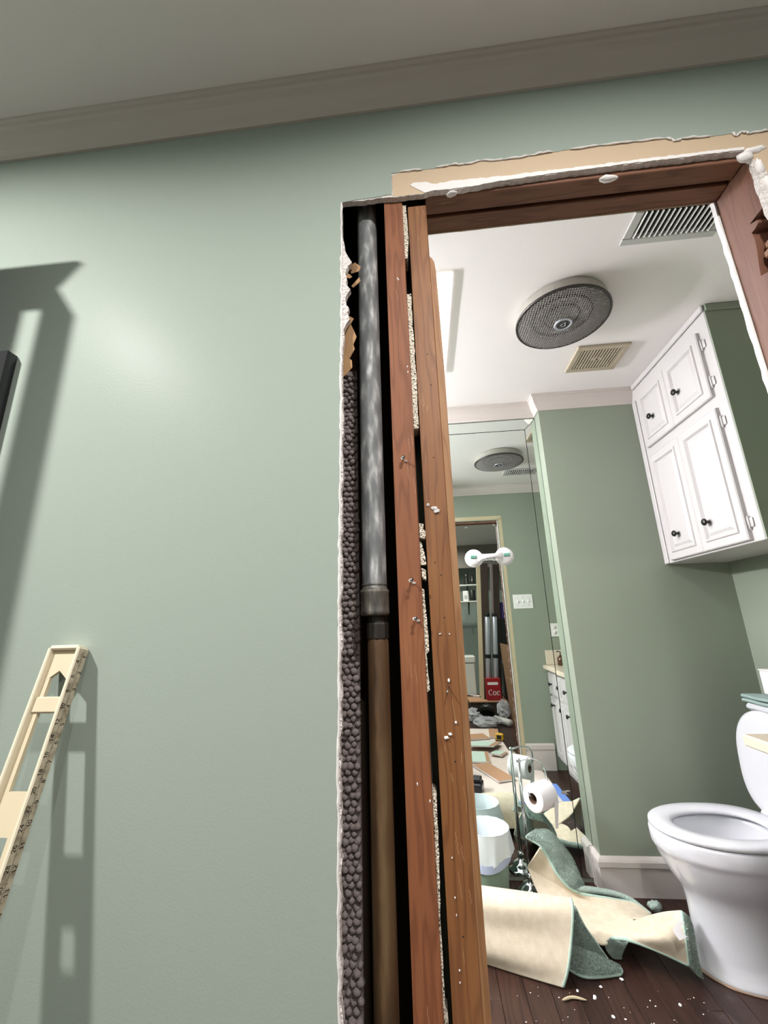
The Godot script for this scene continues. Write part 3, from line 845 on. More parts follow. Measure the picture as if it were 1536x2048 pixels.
# ---------------------------------------------------------------- bathroom things
func mirror() -> void:
	var t := thing("wall_mirror", "tall frameless wall mirror edged with narrow mirror strips in the bathroom", "mirror")
	obj("backing", boxm(Vector3(-0.95, 0.02, ZM - 0.008), Vector3(0.7165, CROWN - 0.0005, ZM - 0.0062)), M.black_line, t)
	obj("main_pane", boxm(Vector3(-0.95, 0.02, ZM - 0.006), Vector3(0.6490, 2.2735, ZM - 0.001), 0.0006), M.mirror_glass, t)
	var st := S()
	slab(st, V2([[-0.80, -0.0340], [0.8005, -0.0340], [0.8645, 0.0330], [-0.80, 0.0330]]), -0.002, 0.002)
	var o := obj("top_strip", st, M.mirror_glass, t)
	o.position = Vector3(-0.15, 2.3108, ZM - 0.003); o.rotation_degrees = Vector3(-0.9, 0, 0)
	st = S()
	slab(st, V2([[-0.0315, -1.125], [0.0315, -1.125], [0.0315, 1.1945], [-0.0315, 1.1280]]), -0.002, 0.002)
	o = obj("side_strip", st, M.mirror_glass, t)
	o.position = Vector3(0.6832, 1.146, ZM - 0.003); o.rotation_degrees = Vector3(0, 0.55, 0)

func grab_bar() -> void:
	var t := thing("grab_bar", "white suction grab bar with teal levers stuck on the mirror", "grab bar", Vector3(0.369, 1.512, ZM - 0.001))
	var fx := Transform3D(Basis(Vector3.RIGHT, PI / 2), Vector3.ZERO)
	for s in [-1.0, 1.0]:
		var st := S(true)
		lathe(st, [[0.0495, 0.0005], [0.0505, 0.004], [0.0470, 0.009], [0.0440, 0.011], [0.0440, 0.018], [0.040, 0.026], [0.030, 0.032], [0.0, 0.034]], 36, Transform3D(Basis(), Vector3(s * 0.084, 0.002 * s, 0)) * fx)
		obj("suction_cup", st, M.grab_white, t)
		st = S()
		box(st, Vector3(s * 0.091, 0.003 * s + 0.004, 0.036), Vector3(0.036, 0.018, 0.008), 0.003)
		var o := obj("lever", st, M.grab_teal, t)
		tag(o, "teal release lever")
	var rings := []
	for i in 21:
		var u := i / 20.0 * 2.0 - 1.0
		var w := 0.013 + 0.012 * pow(absf(u), 3.0)
		var zz := 0.052 - 0.024 * pow(absf(u), 2.5)
		var ring := []
		for k in 14:
			ring.append(Vector3(u * 0.066, 0.002 * u + w * sin(TAU * k / 14) * -1.0, zz + 0.010 * cos(TAU * k / 14)))
		rings.append(ring)
	var sb := S(true)
	loft(sb, rings, true, true)
	obj("handle", sb, M.grab_white, t)
	for k in 3:
		var st := S()
		box(st, Vector3(-0.018 + k * 0.018, -0.0125, 0.050), Vector3(0.014, 0.003, 0.010), 0.001)
		obj("grip_pad", st, M.knob_black, t)

func heater() -> void:
	var t := thing("ceiling_heater", "round grey ceiling heater with a wire mesh grille", "heater", Vector3(0.640, CEIL, -0.845))
	var st := S(true)
	lathe(st, [[0.150, 0.0], [0.176, -0.003], [0.181, -0.010], [0.184, -0.040], [0.187, -0.046]], 56)
	obj("shell", st, M.heater_shell, t)
	st = S(true)
	lathe(st, [[0.187, -0.046], [0.190, -0.049], [0.190, -0.055], [0.186, -0.058], [0.180, -0.056], [0.180, -0.050], [0.186, -0.046]], 56)
	obj("rim", st, M.heater_rim, t)
	st = S(true)
	lathe(st, [[0.181, -0.050], [0.165, -0.040], [0.130, -0.026], [0.110, -0.024], [0.104, -0.032], [0.090, -0.034], [0.084, -0.022], [0.050, -0.016], [0.0, -0.014]], 56)
	obj("reflector", st, M.heater_bowl, t)
	for r in [0.118, 0.070]:
		st = S(true)
		var ring := []
		for k in 49: ring.append(Vector3(cos(TAU * k / 48) * r, -0.036, sin(TAU * k / 48) * r))
		tube(st, ring, 0.0045, 8, false)
		obj("heating_element", st, M.heater_dark, t)
	# wires that follow a shallow dome
	st = S(true)
	var R := 0.183
	var n := 38
	for d in 2:
		for i in n:
			var u := (i + 0.5) / n * 2.0 - 1.0
			var half := sqrt(maxf(0.0, 1.0 - u * u))
			var line := []
			for k in 11:
				var v := (k / 10.0 * 2.0 - 1.0) * half
				var rr := (u * u + v * v)
				var y := -0.054 - 0.016 * (1.0 - rr * rr) - 0.0012 * d
				line.append(Vector3(u * R, y, v * R) if d == 0 else Vector3(v * R, y, u * R))
			tube(st, line, 0.0014, 4, false)
	tag(obj("grille", st, M.wire, t), "dark wire mesh grille")
	st = S(true)
	lathe(st, [[0.0, -0.0695], [0.030, -0.0695], [0.036, -0.071], [0.0375, -0.076], [0.034, -0.080], [0.028, -0.079], [0.0265, -0.0765]], 36)
	obj("cap_ring", st, M.glossy_silver, t)
	st = S(true)
	lathe(st, [[0.0268, -0.0762], [0.024, -0.0775], [0.0, -0.0785]], 36)
	obj("cap", st, M.heater_dark, t)
	st = S(true)
	var em := []
	for k in 21: em.append(Vector3(cos(TAU * k / 20) * 0.009, -0.0790, sin(TAU * k / 20) * 0.009))
	tube(st, em, 0.0013, 6, false)
	tube(st, [Vector3(0.003, -0.0790, 0.009), Vector3(0.006, -0.0790, 0.016)], 0.0015, 6)
	obj("emblem", st, M.glossy_silver, t)

# open-bottomed box above the ceiling
func duct(hx: float, hz: float, deep: float) -> SurfaceTool:
	var st := S()
	for s in [-1.0, 1.0]:
		span(st, Vector3(s * hx, 0.0205, -hz - 0.004), Vector3(s * (hx + 0.004), deep, hz + 0.004))
		span(st, Vector3(-hx, 0.0205, s * hz), Vector3(hx, deep, s * (hz + 0.004)))
	span(st, Vector3(-hx - 0.004, deep, -hz - 0.004), Vector3(hx + 0.004, deep + 0.004, hz + 0.004))
	return st

func vents() -> void:
	# beige exhaust grille
	var t := thing("exhaust_vent", "beige slatted exhaust fan cover on the bathroom ceiling", "vent", Vector3(0.925, CEIL, -1.212))
	var w := 0.250; var h := 0.208
	obj("fan_housing", duct(0.105, 0.084, 0.30), M.duct_metal, t)
	var st := S()
	for s in [-1, 1]:
		span(st, Vector3(-w / 2, -0.014, s * h / 2), Vector3(w / 2, -0.0005, s * (h / 2 - 0.026)), 0.003)
		span(st, Vector3(s * w / 2, -0.014, -h / 2 + 0.026), Vector3(s * (w / 2 - 0.028), -0.0005, h / 2 - 0.026), 0.003)
	obj("frame", st, M.vent_beige, t)
	for k in 14:
		var x := -w / 2 + 0.034 + k * (w - 0.068) / 13.0
		obj("slat", boxm(Vector3(x - 0.0040, -0.013, -h / 2 + 0.026), Vector3(x + 0.0040, -0.0065, h / 2 - 0.026), 0.0008), M.vent_beige, t)
	obj("cross_bar", boxm(Vector3(-0.028, -0.0125, -0.012), Vector3(0.028, -0.005, 0.012), 0.002), M.vent_beige, t)
	st = S(true)
	lathe(st, [[0.0, -0.0150], [0.004, -0.0145], [0.005, -0.0125]], 12)
	obj("screw", st, M.dark_iron, t)
	# grey air register
	t = thing("air_register", "grey metal air register on the ceiling close to the door header", "vent", Vector3(0.905, CEIL, -0.468))
	w = 0.315; h = 0.155
	obj("duct_box", duct(0.1375, 0.0575, 0.30), M.duct_metal, t)
	st = S()
	for s in [-1, 1]:
		span(st, Vector3(-w / 2, -0.008, s * h / 2), Vector3(w / 2, -0.0005, s * (h / 2 - 0.028)), 0.003)
		span(st, Vector3(s * w / 2, -0.008, -h / 2 + 0.028), Vector3(s * (w / 2 - 0.030), -0.0005, h / 2 - 0.028), 0.003)
	obj("frame", st, M.register_grey, t)
	for k in 15:
		var x := -w / 2 + 0.036 + k * (w - 0.072) / 14.0
		st = S()
		box(st, Vector3(x, -0.0068, 0), Vector3(0.0016, 0.0075, h - 0.056), 0.0, Basis(Vector3.BACK, 0.5))
		obj("fin", st, M.register_grey, t)

func panel_door(parent: Node, z0: float, z1: float, y0: float, y1: float, x: float) -> Node3D:
	var d := Node3D.new()
	d.name = "door"
	parent.add_child(d, true)
	var st := S()
	span(st, Vector3(x + 0.006, y0, z0), Vector3(x + 0.0175, y1, z1))
	# moulding: mitred ridges round a raised field
	var a := 0.034; var b := 0.052
	var ring := func(i: float, xx: float) -> Array:
		return [Vector3(xx, y0 + i, z0 + i), Vector3(xx, y0 + i, z1 - i), Vector3(xx, y1 - i, z1 - i), Vector3(xx, y1 - i, z0 + i)]
	var rs := [ring.call(0.0, x + 0.006), ring.call(0.0, x + 0.004), ring.call(0.004, x), ring.call(a, x), ring.call(a + 0.003, x - 0.006), ring.call(a + 0.010, x - 0.007), ring.call(b, x + 0.004), ring.call(b + 0.004, x + 0.004), ring.call(b + 0.016, x - 0.003), ring.call(b + 0.017, x - 0.003)]
	for i in rs.size() - 1:
		for k in 4: quad(st, rs[i][k], rs[i + 1][k], rs[i + 1][(k + 1) % 4], rs[i][(k + 1) % 4])
	var l: Array = rs[-1]
	quad(st, l[0], l[3], l[2], l[1])
	obj("panel", st, M.cabinet_white, d)
	return d

func knob(parent: Node, at: Vector3, r := 0.0145) -> void:
	var st := S(true)
	lathe(st, [[0.0072, 0.0], [0.0062, 0.003], [0.0056, 0.010], [0.0080, 0.014], [r, 0.018], [r * 1.02, 0.023], [r * 0.8, 0.027], [0.0, 0.0285]], 20, Transform3D(Basis(Vector3.BACK, PI / 2), at))
	obj("knob", st, M.knob_black, parent)

func hinge(parent: Node, at: Vector3, m: Material) -> void:
	var st := S(true)
	tube(st, [at + Vector3(0, -0.022, 0), at + Vector3(0, 0.022, 0)], 0.0042, 8)
	tube(st, [at + Vector3(0, 0.022, 0), at + Vector3(0, 0.027, 0)], 0.0026, 8)
	tube(st, [at + Vector3(0, -0.022, 0), at + Vector3(0, -0.027, 0)], 0.0026, 8)
	box(st, at + Vector3(0.003, 0, 0.010), Vector3(0.003, 0.036, 0.016), 0.0008)
	obj("hinge", st, m, parent)

func wall_cabinet() -> void:
	var t := thing("wall_cabinet", "white wall cabinet with four panel doors and black knobs above the toilet", "cabinet")
	var x0 := 1.240
	obj("carcass", boxm(Vector3(x0, 1.424, ZB + 0.0005), Vector3(XR - 0.0005, CEIL - 0.001, -0.9020), 0.002), M.cabinet_white, t)
	tag(obj("end_panel", boxm(Vector3(x0 + 0.002, 1.425, -0.9018), Vector3(XR - 0.001, CEIL - 0.001, -0.8960)), M.dimmed_green_paint, t), "sage green painted end panel")
	var st := S()
	span(st, Vector3(x0 + 0.002, CEIL - 0.034, -0.8958), Vector3(XR - 0.001, CEIL - 0.001, -0.888), 0.003)
	obj("end_trim", st, M.dimmed_green_paint, t)
	st = S()
	span(st, Vector3(x0 - 0.012, CEIL - 0.030, ZB + 0.0425), Vector3(x0 - 0.0002, CEIL - 0.001, -0.896), 0.004)
	obj("top_trim", st, M.cabinet_white, t)
	st = S()
	span(st, Vector3(x0 - 0.008, 1.424, ZB + 0.0205), Vector3(x0 - 0.0002, CROWN - 0.002, ZB + 0.048), 0.003)
	obj("side_trim", st, M.cabinet_white, t)
	var defs := [[-1.478, -1.2205, 2.037, 2.345, -1.357, 2.165, 1], [-1.2185, -0.955, 2.037, 2.345, -1.134, 2.168, 0], [-1.478, -1.2205, 1.433, 1.985, -1.358, 1.546, 1], [-1.2185, -0.955, 1.433, 1.985, -1.134, 1.547, 0]]
	for d in defs:
		var door := panel_door(t, d[0], d[1], d[2], d[3], x0 - 0.0178)
		knob(door, Vector3(x0 - 0.0222, d[5], d[4]))
		var hz: float = d[0] - 0.006 if d[6] == 1 else d[1] + 0.0055
		for hy in [d[3] - 0.065, d[2] + 0.065]:
			if d[6] == 0: hinge(door, Vector3(x0 - 0.0065, hy, hz), M.cabinet_white)
			else:
				var hs := S()
				box(hs, Vector3(x0 - 0.006, hy, hz), Vector3(0.006, 0.018, 0.005), 0.001)
				obj("hinge", hs, M.knob_black, door)

func egg(cx: float, cz: float, xf: float, xb: float, b: float, y: float, n := 48, flat := 2.4) -> Array:
	# ring in plan: front tip at xf (left), back at xb, half width b
	var ring := []
	for k in n:
		var a := TAU * k / n
		var ca := cos(a); var sa := sin(a)
		var p := 2.0 / 2.15 if ca < 0.0 else 2.0 / flat
		var xx := signf(ca) * pow(absf(ca), p) * (cx - xf if ca < 0.0 else xb - cx)
		var zz := signf(sa) * pow(absf(sa), 2.0 / (2.05 if ca < 0.0 else flat)) * b
		ring.append(Vector3(cx + xx, y, cz - zz))
	return ring

func toilet() -> void:
	var cz := -1.190
	var t := thing("toilet", "white porcelain toilet with the lid up, beside the green wall", "toilet")
	var st := S(true)
	var R := []
	for q in [[0.0, 0.868, 1.36, 0.138], [0.012, 0.866, 1.36, 0.138], [0.020, 0.874, 1.355, 0.130], [0.06, 0.880, 1.35, 0.122], [0.12, 0.884, 1.345, 0.116], [0.18, 0.882, 1.345, 0.116], [0.215, 0.876, 1.35, 0.122], [0.240, 0.862, 1.355, 0.134], [0.262, 0.846, 1.36, 0.148], [0.300, 0.826, 1.365, 0.166], [0.330, 0.812, 1.365, 0.176], [0.345, 0.806, 1.365, 0.181], [0.349, 0.802, 1.365, 0.184], [0.360, 0.799, 1.365, 0.187], [0.395, 0.798, 1.365, 0.188], [0.403, 0.802, 1.362, 0.184], [0.405, 0.815, 1.35, 0.172], [0.404, 0.850, 1.25, 0.140]]:
		R.append(egg(1.06, cz, q[1], q[2], q[3], q[0]))
	# down into the bowl
	for q in [[0.396, 0.868, 1.205, 0.125], [0.380, 0.866, 1.205, 0.128], [0.352, 0.872, 1.20, 0.126], [0.30, 0.900, 1.185, 0.105], [0.25, 0.945, 1.165, 0.075], [0.225, 0.98, 1.14, 0.05], [0.218, 1.03, 1.10, 0.02]]:
		R.append(egg(1.06, cz, q[1], q[2], q[3], q[0]))
	loft(st, R, true, true)
	obj("bowl", st, M.porcelain, t)
	st = S(true)
	loft(st, [egg(1.06, cz, 0.935, 1.175, 0.085, 0.262)], false, true)
	obj("water", st, M.toilet_water, t)
	# seat ring
	st = S(true)
	R = []
	for q in [[0.4065, 0.808, 1.262, 0.182], [0.412, 0.801, 1.266, 0.188], [0.420, 0.802, 1.266, 0.187], [0.4255, 0.812, 1.260, 0.178], [0.4260, 0.845, 1.235, 0.150], [0.4235, 0.872, 1.205, 0.124], [0.4170, 0.882, 1.195, 0.115], [0.4085, 0.882, 1.195, 0.115], [0.4065, 0.808, 1.262, 0.182]]:
		R.append(egg(1.06, cz, q[1], q[2], q[3], q[0]))
	loft(st, R)
	obj("seat", st, M.seat_plastic, t)
	# lid standing up against the tank
	st = S(true)
	R = []
	for q in [[0.0, 0.006], [0.004, 0.0], [0.012, 0.0], [0.017, 0.010], [0.0150, 0.030]]:
		var ring := []
		for p in egg(0.20, 0.0, 0.375 * -1 + 0.40 - 0.01 + q[1], 0.395 - q[1], 0.178 - q[1], 0.0, 48, 3.2):
			ring.append(Vector3(0, 0.395 - p.x, p.z) + Vector3(-q[0], 0, 0))
		R.append(ring)
	loft(st, R, true, true)
	var lid := obj("lid", st, M.seat_plastic, t)
	lid.transform = Transform3D(Basis(Vector3.BACK, -0.05), Vector3(1.268, 0.418, cz))
	for s in [-1.0, 1.0]:
		st = S()
		box(st, Vector3(1.262, 0.424, cz + s * 0.075), Vector3(0.034, 0.026, 0.040), 0.008)
		obj("hinge_post", st, M.seat_plastic, t)
	st = S()
	box(st, Vector3(1.44, 0.585, cz), Vector3(0.17, 0.37, 0.38), 0.025)
	obj("tank", st, M.porcelain, t)
	st = S()
	box(st, Vector3(1.438, 0.784, cz), Vector3(0.180, 0.028, 0.395), 0.010)
	obj("tank_lid", st, M.porcelain, t)
	# mortar bead along the foot
	rng.seed = 47
	st = S()
	var ln := []; var lr := []
	for p in egg(1.06, cz, 0.866, 1.36, 0.138, 0.002, 60):
		ln.append(p); lr.append(rng.randf_range(0.002, 0.006))
	ln.append(ln[0]); lr.append(lr[0])
	tube(st, ln, lr, 6, false)
	obj("floor_bead", st, M.caulk, t)
	t = thing("folded_towel", "folded pale sea-green towel lying on the toilet tank behind the lid", "towel", Vector3(1.437, 0.7985, cz - 0.002))
	for k in 2:
		var g := []
		for i in 9:
			var r := []
			for q in 15:
				r.append(Vector3(lerpf(-0.082, 0.082, i / 8.0), 0.0085 + k * 0.0165 + 0.0012 * sin(q * 1.3 + i * 0.8 + k), lerpf(-0.205, 0.205, q / 14.0)))
			g.append(r)
		var f := sheet(patch(g, 28, 16), 0.0145)
		f[0].append_from(f[1].commit(), 0, Transform3D())
		f[0].append_from(f[2].commit(), 0, Transform3D())
		obj("towel_layer", f[0], M.towel_green, t)
	t = thing("tissue_box", "white box standing on the sea-green towel at the picture's right edge", "box", Vector3(1.475, 0.8345, -1.285))
	obj("box_body", boxm(Vector3(-0.055, 0.0, -0.075), Vector3(0.055, 0.094, 0.075), 0.003), M.paper_white, t)
	obj("box_rim", boxm(Vector3(-0.057, 0.094, -0.077), Vector3(0.057, 0.101, 0.077), 0.002), M.outlet_white, t)

func vanity() -> void:
	var t := thing("vanity_cabinet", "white vanity cabinet with drawers and black knobs under the cream counter", "cabinet")
	var x0 := 1.020
	obj("carcass", boxm(Vector3(x0, 0.08, -0.800), Vector3(XR - 0.001, 0.765, ZIN - 0.001), 0.002), M.cabinet_white, t)
	obj("toe_kick", boxm(Vector3(x0 + 0.06, 0.0, -0.795), Vector3(XR - 0.001, 0.08, ZIN - 0.001)), M.cabinet_white, t)
	for q in [[-0.795, -0.565], [-0.56, -0.345], [-0.34, -0.125]]:
		var d := panel_door(t, q[0], q[1], 0.105, 0.555, x0 - 0.0178)
		knob(d, Vector3(x0 - 0.0222, 0.50, (q[0] + q[1]) / 2))
		d = Node3D.new(); d.name = "drawer"; t.add_child(d, true)
		var st := S()
		span(st, Vector3(x0 - 0.0178, 0.575, q[0]), Vector3(x0 - 0.0002, 0.745, q[1]), 0.004)
		span(st, Vector3(x0 - 0.0225, 0.600, q[0] + 0.03), Vector3(x0 - 0.0177, 0.720, q[1] - 0.03), 0.003)
		obj("drawer_front", st, M.cabinet_white, d)
		knob(d, Vector3(x0 - 0.0225, 0.66, (q[0] + q[1]) / 2))
	t = thing("vanity_counter", "cream counter with splash boards on top of the white vanity", "counter")
	obj("counter_slab", boxm(Vector3(0.972, 0.7655, -0.850), Vector3(XR - 0.001, 0.800, ZIN - 0.001), 0.005), M.cream_counter, t)
	obj("side_splash", boxm(Vector3(1.003, 0.8005, ZIN - 0.020), Vector3(XR - 0.001, 0.918, ZIN - 0.001), 0.003), M.cream_counter, t)
	obj("back_splash", boxm(Vector3(XR - 0.020, 0.8005, -0.830), Vector3(XR - 0.001, 0.918, ZIN - 0.021), 0.003), M.cream_counter, t)
	t = thing("soap_bottle", "small dark amber soap bottle with a pump on the cream counter", "bottle", Vector3(1.135, 0.8005, -0.205))
	var st := S(true)
	lathe(st, [[0.0, 0.0], [0.028, 0.0], [0.030, 0.006], [0.030, 0.055], [0.022, 0.068], [0.011, 0.073], [0.011, 0.080], [0.0, 0.080]], 20)
	obj("bottle_body", st, M.soap_amber, t)
	st = S(true)
	tube(st, [Vector3(0, 0.080, 0), Vector3(0, 0.108, 0), Vector3(-0.010, 0.112, 0), Vector3(-0.032, 0.108, 0)], 0.0045, 8)
	obj("pump", st, M.knob_black, t)
	# plates on the bathroom side of the wall, seen in the mirror
	t = thing("switch_plate", "white three-switch wall plate reflected in the mirror beside the doorway", "light switch", Vector3(0.868, 1.334, ZIN - 0.0004))
	obj("plate", boxm(Vector3(-0.085, -0.062, -0.006), Vector3(0.085, 0.062, 0.0), 0.003), M.outlet_white, t)
	for k in 3:
		st = S()
		box(st, Vector3(-0.046 + k * 0.046, 0.003, -0.010), Vector3(0.010, 0.022, 0.012), 0.002, Basis(Vector3.RIGHT, 0.35))
		var o := obj("toggle", st, M.outlet_white, t)
		for s in [-1, 1]:
			var sc := S(true)
			lathe(sc, [[0.0034, 0.0], [0.003, 0.001], [0.0, 0.0012]], 10, Transform3D(Basis(Vector3.RIGHT, -PI / 2), Vector3(-0.046 + k * 0.046, s * 0.031, -0.006)))
			obj("screw", sc, M.steel, o)
	t = thing("outlet_plate", "white outlet plate on the green wall above the cream splash board", "outlet", Vector3(1.140, 1.084, ZIN - 0.0004))
	obj("plate", boxm(Vector3(-0.036, -0.056, -0.006), Vector3(0.036, 0.056, 0.0), 0.003), M.outlet_white, t)
	for s in [-1, 1]:
		st = S(true)
		lathe(st, [[0.017, 0.0], [0.016, 0.002], [0.0, 0.002]], 20, Transform3D(Basis(Vector3.RIGHT, -PI / 2), Vector3(0, s * 0.022, -0.006)))
		var o := obj("socket", st, M.outlet_white, t)
		for q in [[-0.006, 0.003], [0.006, 0.003], [0.0, -0.007]]:
			obj("slot", boxm(Vector3(q[0] - 0.0012, s * 0.022 + q[1] - 0.004, -0.0085), Vector3(q[0] + 0.0012, s * 0.022 + q[1] + 0.004, -0.0079)), M.black_line, o)

func waste_bin() -> void:
	rng.seed = 57
	var t := thing("waste_bin", "pale green waste bin with a white bag turned over its rim", "waste bin", Vector3(0.218, 0, -1.515))
	var st := S(true)
	lathe(st, [[0.0, 0.002], [0.074, 0.0], [0.078, 0.006], [0.0965, 0.250], [0.099, 0.254], [0.0975, 0.258], [0.094, 0.254], [0.075, 0.012], [0.0, 0.010]], 40)
	obj("can", st, M.can_green, t)
	# bag: outer skirt and inner lining with soft pleats
	var outer := []; var inner := []
	for i in 9:
		var v := i / 8.0
		var a := []
		for k in 56:
			var an := TAU * k / 56
			var pl := 0.0035 * v * sin(an * 9.0 + 1.3) + 0.002 * v * sin(an * 17.0)
			var r := lerpf(0.1025, 0.112 + 0.012 * sin(an + 0.4), v) + pl
			var y := 0.274 - 0.098 * v + (0.014 * sin(an * 2.0 + 2.2) + 0.005 * sin(an * 5.0)) * v
			a.append(Vector3(cos(an) * r, y, -sin(an) * r))
		outer.append(a)
	for i in 8:
		var v := i / 7.0
		var a := []
		for k in 56:
			var an := TAU * k / 56
			var r := (0.1010 if i == 0 else lerpf(0.0915, 0.060, v)) + 0.0018 * sin(an * 11.0) * v
			a.append(Vector3(cos(an) * r, 0.275 - 0.20 * v, -sin(an) * r))
		inner.append(a)
	outer.reverse()
	st = S(true); loft(st, outer)
	obj("bag_skirt", st, M.bag_film, t)
	st = S(true); loft(st, inner, false, true)
	obj("bag_lining", st, M.bag_inside, t)
	st = S(true)
	var rim := []
	for k in 57: rim.append(Vector3(cos(TAU * k / 56) * 0.1018, 0.2745 + 0.0008 * sin(k * 1.7), -sin(TAU * k / 56) * 0.1018))
	tube(st, rim, 0.0016, 6, false)
	obj("bag_fold", st, M.bag_film, t)
	st = S(true)
	var band := []
	for i in 3:
		var a := []
		for k in 56:
			var an := TAU * k / 56
			a.append(Vector3(cos(an) * (0.1035 - 0.002 * i), 0.180 - 0.016 * i + 0.014 * sin(an * 2.0 + 2.2), -sin(an) * (0.1035 - 0.002 * i)))
		band.append(a)
	band.reverse()
	loft(st, band)
	tag(obj("drawstring_hem", st, M.hem_blue, t), "pale blue drawstring hem")

func paper_stand() -> void:
	var t := thing("toilet_paper_stand", "chrome toilet paper stand on a stepped dome foot before the mirror", "paper stand", Vector3(0.400, 0, -1.556))
	var st := S(true)
	lathe(st, [[0.0, 0.0], [0.062, 0.0], [0.064, 0.004], [0.062, 0.010], [0.056, 0.016], [0.046, 0.022], [0.044, 0.026], [0.036, 0.038], [0.022, 0.046], [0.013, 0.050], [0.013, 0.056], [0.017, 0.062], [0.018, 0.068], [0.012, 0.076], [0.007, 0.080], [0.0, 0.080]], 40)
	obj("foot", st, M.chrome, t)
	st = S(true)
	tube(st, [Vector3(0, 0.07, 0), Vector3(0, 0.522, 0)], 0.0080, 16)
	obj("pole", st, M.chrome, t)
	st = S(true)
	lathe(st, [[0.0, 0.518], [0.009, 0.520], [0.010, 0.526], [0.007, 0.534], [0.0, 0.537]], 16)
	obj("finial", st, M.chrome, t)
	st = S(true)
	tube(st, curve([Vector3(0, 0.524, 0), Vector3(0.050, 0.536, 0.004), Vector3(0.092, 0.530, 0.010), Vector3(0.108, 0.505, 0.018), Vector3(0.112, 0.460, 0.040), Vector3(0.105, 0.432, 0.066)], 20), 0.0042, 10)
	obj("arm", st, M.chrome, t)
	st = S(true)
	tube(st, curve([Vector3(0.105, 0.432, 0.066), Vector3(0.065, 0.428, 0.098), Vector3(0.016, 0.428, 0.134), Vector3(0.008, 0.434, 0.140), Vector3(0.004, 0.444, 0.142)], 16), 0.0038, 10)
	obj("roll_bar", st, M.chrome, t)
	# the roll hangs on the bar
	var roll := thing("toilet_roll", "white toilet paper roll hanging on the chrome stand with a loose end", "toilet roll", Vector3(0.461, 0.416, -1.452), Vector3(0, 38, 0))
	var xf := Transform3D(Basis(Vector3.BACK, PI / 2), Vector3.ZERO)
	st = S(true)
	lathe(st, [[0.0215, -0.051], [0.051, -0.051], [0.0535, -0.0495], [0.054, -0.047], [0.054, 0.047], [0.0535, 0.0495], [0.051, 0.051], [0.0215, 0.051]], 44, xf)
	obj("paper", st, M.paper_white, roll)
	st = S(true)
	lathe(st, [[0.0212, 0.0508], [0.0198, 0.0508], [0.0198, -0.0508], [0.0212, -0.0508]], 32, xf)
	obj("core", st, M.card_brown, roll)
	var g := []
	for i in 9:
		var v := i / 8.0
		g.append([Vector3(0.020 + 0.004 * v, -0.012 - 0.105 * v, 0.0542 - 0.012 * v), Vector3(0.034 + 0.001 * v, -0.012 - 0.105 * v, 0.0546 - 0.010 * v), Vector3(0.049 - 0.006 * v, -0.012 - 0.105 * v, 0.0542 - 0.013 * v)])
	var sh := sheet(g, 0.0008)
	sh[0].append_from(sh[1].commit(), 0, Transform3D())
	obj("loose_end", sh[0], M.paper_white, roll)

